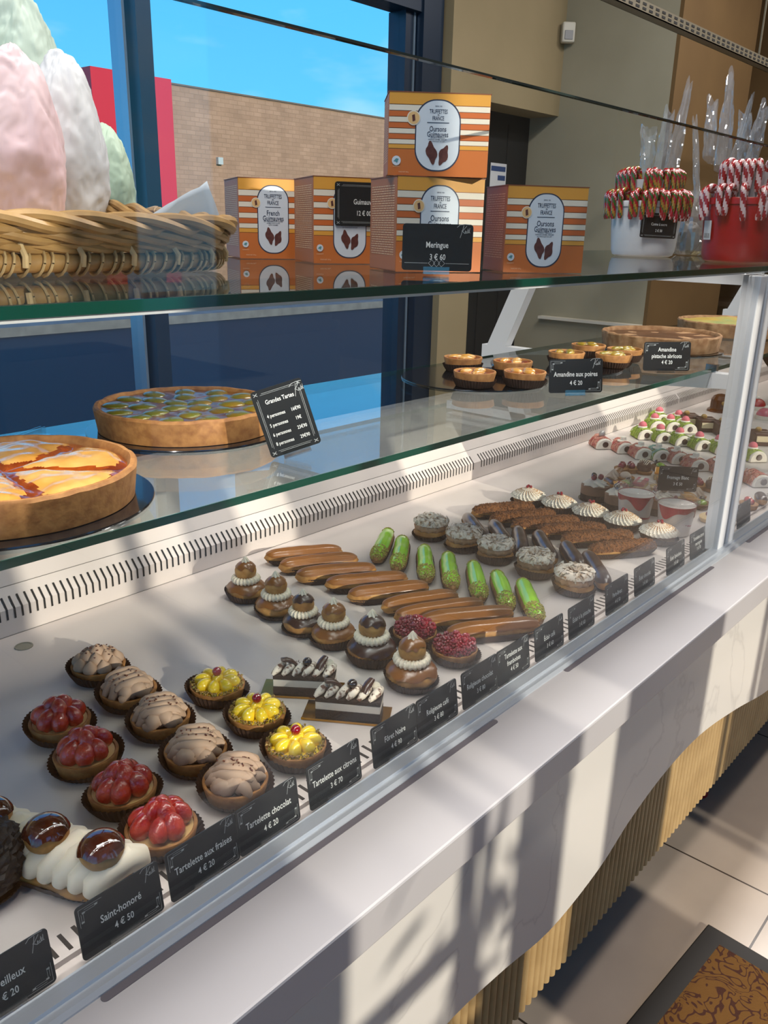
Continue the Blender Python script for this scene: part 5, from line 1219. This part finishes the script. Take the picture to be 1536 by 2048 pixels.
wb, wr1, wr2 = bucket(1284, 505, 2.1, 'white plastic bucket full of candy canes', WHITEB, .0765, .0885, .128)
rb_, rr1, rr2 = bucket(1480, 520, 1.80, 'red plastic bucket full of candy canes at the right edge', REDB, .080, .091, .128)
v = rayd(1407, 445)
dirn = math.atan2(rb_.location.y, rb_.location.x)+PI
m = MB(); aa = dirn-.98
for k in range(7):
    a = aa+.30*(k/6-.5); m.v += [(.0868*math.cos(a), .0868*math.sin(a), .045), (.0890*math.cos(a), .0890*math.sin(a), .083)]
m.f = [(2*k, 2*k+2, 2*k+3, 2*k+1) for k in range(6)]; m.mi = [0]*6
obj('barcode_sticker', m, mat('white sticker', '#d8d8d8', rough=.6), rb_, smooth=0, label='white barcode sticker')
m = MB()
for k in range(10):
    a = aa+.22*(k/9-.5); w2 = .004+.004*(k % 3); m.v += [(.0873*math.cos(a), .0873*math.sin(a), .048), (.0873*math.cos(a+w2), .0873*math.sin(a+w2), .048), (.0878*math.cos(a+w2), .0878*math.sin(a+w2), .058), (.0878*math.cos(a), .0878*math.sin(a), .058)]; m.f.append((4*k, 4*k+1, 4*k+2, 4*k+3)); m.mi.append(0)
obj('barcode', m, mat('black gap', '#060708'), rb_, smooth=0)
RNB = [mat('cane red', '#9a1020', rough=.2, coat=.7), mat('cane yellow', '#a07a2c', rough=.2, coat=.7), mat('cane green', '#2f5a1c', rough=.2, coat=.7), mat('cane white', '#cfb9b4', rough=.2, coat=.7)]
RW = [RNB[0], mat('cane cream', '#d8c0c0', rough=.2, coat=.7)]
def cane_bm(kind, R=.0130, r=.0064, inner=.05, hang=.047):
    m = MB(); pts = []
    for k in range(12): pts.append((-R, 0, -inner+inner*k/12))
    for k in range(17): a = PI-PI*k/16; pts.append((R*math.cos(a), 0, R*math.sin(a)))
    for k in range(1, 9): pts.append((R, 0, -hang*k/8))
    n_ = 12
    if kind == 'r': f = lambda i, j: [0, 0, 0, 3, 0, 2, 2, 0, 0, 1, 1, 2][(j+i) % 12]
    else: f = lambda i, j: [0, 0, 0, 1, 1, 1][(j+i) % 6]
    m.tube(pts, [r]*(len(pts)-1)+[r*.7], n_, matf=f); return m
cm = {}
for kd, mats_ in (('r', RNB), ('w', RW)):
    me_o = obj('candy_cane', cane_bm(kd), mats_, smooth=60); cm[kd] = me_o.data; bpy.data.objects.remove(me_o)
def canes(b_, r, z, angs, kd, group, desc):
    base_a = math.atan2(b_.location.y, b_.location.x)+PI; R_ = random.Random(int(r*10000)); n_ = len(angs)
    for k, a in enumerate(angs):
        a = base_a-a+R_.uniform(-.03, .03)              # left to right as seen by the customer
        o = bpy.data.objects.new('candy_cane', cm[kd]); C.objects.link(o)
        rr = r+R_.uniform(-.001, .004)
        o.location = (b_.location.x+rr*math.cos(a), b_.location.y+rr*math.sin(a), b_.location.z+z+R_.uniform(-.001, .007)); o.rotation_euler = (R_.uniform(-.12, .12), R_.uniform(.03, .10), a); o.scale = (1, 1, R_.uniform(.92, 1.1))
        tag(o, desc % (ORD[k+1] if k else 'leftmost'), 'candy cane', group)
lin = lambda a, b_, n: [a+(b_-a)*k/(n-1) for k in range(n)]
canes(wb, wr1-.003, .132, lin(-1.9, -.62, 8)+lin(-.48, .26, 6)+lin(.40, .95, 3)+lin(1.15, 1.6, 3), 'r', 'multicoloured canes on the lower rim of the white bucket', 'multicoloured candy cane, %s on the lower rim of the white bucket')
canes(wb, wr2-.004, .180, lin(-1.6, -.55, 6)+lin(-.30, .10, 4)+lin(.55, 1.5, 6), 'r', 'multicoloured canes on the upper rim of the white bucket', 'multicoloured candy cane, %s on the upper rim of the white bucket')
canes(rb_, rr1-.003, .132, lin(-1.9, -1.25, 6)+[-.75, -.40, -.25, .10, .45, .62, .9, 1.1], 'w', 'red and white canes on the lower rim of the red bucket', 'red and white candy cane, %s on the lower rim of the red bucket')
canes(rb_, rr2-.004, .180, lin(-1.5, -.45, 7)+lin(-.15, .9, 7), 'w', 'red and white canes on the upper rim of the red bucket', 'red and white candy cane, %s on the upper rim of the red bucket')
a = math.atan2(wb.location.y, wb.location.x)+PI+.36
price_tag('bucket_price_tag', 'black framed price tag lettered Canne à sucre stuck on the white bucket', ['Canne à sucre'], '2 € 50', (wb.location.x+.0880*math.cos(a), wb.location.y+.0880*math.sin(a), UP+.045), a+PI/2, None, lean=-.04, style='frame', w_=.088, h_=.056, holder=False, ls=.0066, ps=.006, sig=True, roll=.03)
CEL = glass('cellophane', (.96, .975, .98), .13, rough=.04, haze=.09, hazec=(.75, .85, .97))  # bluish haze puts the film's bright highlights into its colour
def sleeve(px0, py0, px1, py1, depth, w0, w1, lab, seed):
    a_ = rayd(px0, py0)*depth; b_ = rayd(px1, py1)*depth; a_ = Vector((a_.x, a_.y, a_.z+CAM_Z)); b_ = Vector((b_.x, b_.y, b_.z+CAM_Z)); ax = b_-a_; L_ = ax.length
    q = Vector((0, 0, 1)).rotation_difference(ax.normalized()).to_matrix().to_4x4(); m = MB(); n_ = 22; lv = 16; vs = []; fs = []
    for j in range(lv+1):
        u = j/lv; r = w0+(w1-w0)*u
        for i in range(n_):
            a = 2*PI*i/n_; k = 1+.45*noise.noise(Vector((math.cos(a)*2, math.sin(a)*2, u*3+seed*5)))+.25*noise.noise(Vector((math.cos(a)*5, math.sin(a)*5, u*9+seed)))
            vs.append((r*k*math.cos(a), r*.45*k*math.sin(a), L_*u*(1+(.07*math.cos(a*2+seed) if j == lv else 0))))
    for j in range(lv):
        for i in range(n_): fs.append((j*n_+i, j*n_+(i+1) % n_, (j+1)*n_+(i+1) % n_, (j+1)*n_+i))
    m.add(vs, fs, q); tag(obj('cellophane_sleeve', m, CEL, loc=a_, smooth=25), lab, 'cellophane', 'clear cellophane sleeves over the canes')
for k, (x0, y0, x1, y1, dp, w0, w1, lab) in enumerate([(1340, 352, 1379, 168, 2.1, .030, .012, 'tall clear cellophane sleeve rising above the white bucket'), (1318, 352, 1340, 222, 2.08, .030, .018, 'shorter cellophane sleeve in the middle of the white bucket'), (1292, 352, 1298, 258, 2.12, .026, .030, 'low crumpled cellophane at the left of the white bucket'), (1394, 400, 1390, 240, 2.2, .016, .010, 'narrow cellophane roll standing between the two buckets'),
        (1466, 335, 1504, 195, 1.8, .020, .008, 'pointed cellophane sleeve above the red bucket, tallest there'), (1444, 340, 1462, 150, 1.85, .030, .016, 'tall crumpled cellophane with bright creases left of the red bucket top'), (1500, 335, 1530, 212, 1.78, .026, .018, 'wide cellophane sleeve at the right edge above the red bucket'), (1420, 320, 1425, 200, 2.0, .028, .02, 'thin cellophane sleeve behind the left of the red bucket'), (1488, 340, 1490, 230, 1.82, .03, .024, 'loose cellophane just above the red bucket canes')]):
    sleeve(x0, y0, x1, y1, dp, w0, w1, lab, k)
v = rayd(1376, 500)*2.3; t = thing('sweet_bag', 'clear bag of brown sweets standing between the two buckets', 'bag', (v.x, v.y, UP))
obj('sweets', MB().blob((0, 0, .045), (.040, .030, .042), 20, 14, amp=.25, freq=4, seed=8, z0=-.95), mat('brown sweets', '#3c2c1e', '#5a4632', scale=60, rough=.5), t)
obj('clear_bag', MB().lathe([(.030, .001), (.043, .012), (.046, .06), (.038, .10), (.014, .125), (.020, .138), (.040, .165)], 26, mod=lambda r, z, a, j: (r*(1+.14*math.cos(7*a+j)), z), close=False), CEL, t, smooth=25)

# ------------------------------------------------------------------ wicker basket with giant meringues
WK = mat('honey wicker', '#a98652', '#8a6a3c', scale=30, rough=.42); WK2 = mat('pale split cane', '#c9b184', '#ab9266', scale=26, rough=.4)
bk = thing('wicker_basket', 'low woven wicker basket holding giant meringues at the shelf left', 'basket', (.365, 1.03, UP+.0015))
A_, B_ = .322, .215
def se(th, da=0, ex=.42):
    c_, s_ = math.cos(th), math.sin(th)
    return Vector((math.copysign(abs(c_)**ex, c_)*(A_+da), math.copysign(abs(s_)**ex, s_)*(B_+da), 0))
def loop(da, z, n=220):
    raw = [se(2*PI*k/900, da) for k in range(900)]; ln = [0]
    for k in range(900): ln.append(ln[-1]+(raw[(k+1) % 900]-raw[k]).length)
    out = []; j = 0
    for k in range(n):
        s_ = ln[-1]*k/n
        while ln[j+1] < s_: j += 1
        f = (s_-ln[j])/(ln[j+1]-ln[j]); p_ = raw[j].lerp(raw[(j+1) % 900], f); out.append(Vector((p_.x, p_.y, z)))
    return out
rise = lambda p_: .030*max(0, (p_.y/B_+1)/2)**1.5
obj('basket_floor', MB().prism([(p_.x, p_.y) for p_ in loop(-.005, 0, 80)], .004, .009), WK2, bk, smooth=0)
L0 = loop(0, .0135, 300)
obj('base_coil', MB().tube(L0, .0095, 10, closed=True), WK, bk)
m = MB(); N_ = 150; Lw = loop(0, .0135, N_)
for k in range(N_):
    p_ = Lw[k]; tn = (Lw[(k+1) % N_]-Lw[k-1]).normalized(); nn = Vector((tn.y, -tn.x, 0)); r_ = .0118; pts = []
    for q in range(13):
        a = 2*PI*q/12; pts.append(p_+nn*(r_*math.cos(a))+Vector((0, 0, r_*math.sin(a)))+tn*(.0035*math.sin(a)+.0022*(k % 3)))
    m.tube(pts, .0028, 6, cap=False, flat=.5)
obj('cane_wrapping', m, WK2, bk, label='pale split cane wrapped round the base')
m = MB(); N_ = 34; Lw = loop(.001, 0, N_)
for k in range(N_):
    p_ = Lw[k]; o_v = p_.normalized()*.010
    m.tube([p_+o_v*1.15+Vector((0, 0, .010)), p_+o_v*1.3+Vector((0, 0, .020)), p_+o_v*.7+Vector((0, 0, .030)), p_+o_v*.9+Vector((0, 0, .048+rise(p_)))], .0033, 7)
obj('upright_stakes', m, WK2, bk)
def strand_row(z0, n_over, amp, rad, ph, da, nm, zr):
    pts = []; Lw_ = loop(da, 0, 480)
    for s_ in range(3):
        pts = []
        for k, p_ in enumerate(Lw_):
            a = 2*PI*n_over*k/480/1.0+ph+2*PI*s_/3; o_v = p_.normalized()
            pts.append(p_+o_v*(amp*math.sin(a))+Vector((0, 0, z0+zr*math.cos(a)+rise(p_)*min(1, z0/.045))))
        yield pts
for z0, nov, am, rd, ph, da, zr in ((.0285, 17, .0045, .0042, 0, .004, .0030), (.0385, 15, .0055, .0047, 1, .009, .0045), (.0515, 13, .0075, .0058, 2, .014, .0062)):
    for pts in strand_row(z0, nov, am, rd, ph, da, '', zr): obj('woven_strand', MB().tube(pts, rd, 8, closed=True), WK, bk)
m = MB(); vs = []; fs = []
for i in range(9):
    for j in range(9):
        u_, v_ = i/8, j/8; vs.append((.22+.06*u_-.02*v_, -.06-.06*u_+.015*v_, .028+.075*v_*(.35+.65*u_)+.006*noise.noise(Vector((u_*4, v_*4, 2)))))
for i in range(8):
    for j in range(8): fs.append((i*9+j, (i+1)*9+j, (i+1)*9+j+1, i*9+j+1))
tp_ = at_y(372, 430, .98); m.add(vs, fs); o = obj('tissue_paper', m, mat('grey tissue paper', '#aeb4ba', rough=.6), smooth=20, loc=(tp_.x-.25, tp_.y+.07, UP+.004)); tag(o, 'grey tissue paper poking up inside the basket', 'paper')
so = o.modifiers.new('thickness', 'SOLIDIFY'); so.thickness = .0006
def meringue(px, depth, ztop, rx, ry, lab, col1, col2, seed, tilt=0, folds=1.0):
    v = rayd(px, 300)*depth; rz_ = (ztop-UP)/2+.01; zc = UP+.008+rz_*.90
    nu, nv = 120, 80; vs = []; fs = []
    for j in range(nv+1):
        ph = -1.15+(PI/2+1.15)*j/nv
        for i in range(nu):
            a = 2*PI*i/nu; q = Vector((math.cos(ph)*math.cos(a), math.cos(ph)*math.sin(a), math.sin(ph)))
            s_ = Vector((seed*4.1, seed*2.7, seed*1.3)); wq = q+.35*Vector((noise.noise(q*1.7+s_), noise.noise(q*1.7+s_+Vector((5, 0, 0))), noise.noise(q*1.7+s_+Vector((0, 5, 0)))))
            k = 1+.10*noise.noise(q*1.6+s_)
            n1 = noise.noise(Vector((wq.x*2.2, wq.y*2.2, wq.z*3.4))+s_); k += folds*.075*(max(0, n1)**.5 if n1 > 0 else 0)        # lapped smears
            n2 = noise.noise(Vector((wq.x*5, wq.y*5, wq.z*8))+s_*2); k += folds*.022*(1-abs(n2)*2.5 if abs(n2) < .4 else 0)
            k += .012*noise.noise(q*14+s_)
            tp = 1-.16*max(0, q.z)
            vs.append((q.x*rx*k*tp, q.y*ry*k*tp, q.z*rz_*(1+.6*(k-1))+0))
    for j in range(nv):
        for i in range(nu): fs.append((j*nu+i, j*nu+(i+1) % nu, (j+1)*nu+(i+1) % nu, (j+1)*nu+i))
    fs.append(tuple(range(nu-1, -1, -1)))
    m = MB().add(vs, fs); zmin = min(p_[2] for p_ in vs)
    o = obj('giant_meringue', m, mat('meringue '+col1, col1, col2, scale=9, rough=.55), smooth=70, loc=(v.x, v.y, UP+.0125-zmin)); o.rotation_euler = (0, tilt, 0)
    tag(o, lab, 'meringue', 'giant meringues in the basket')
zt4 = lambda px, py, d_: CAM_Z+(rayd(px, py)*d_).z
meringue(40, 1.06, zt4(20, 150, 1.06), .058, .043, 'giant pale pink meringue in front, cut by the left picture edge', '#ecd3d6', '#e6c6cc', 1, 0)
meringue(138, 1.16, zt4(135, 160, 1.16), .056, .042, 'giant white meringue in the middle of the basket', '#dcdee0', '#d0d4d8', 2, 0)
meringue(66, 1.27, zt4(75, 52, 1.27), .062, .050, 'giant pale green meringue, tallest, behind the pink and white ones', '#c0d2c4', '#b2c8b8', 3, 0, 1.4)
meringue(212, 1.30, zt4(215, 290, 1.30), .038, .040, 'giant pale green meringue half hidden behind the white one', '#b9cfb9', '#abc3ad', 4, 0)
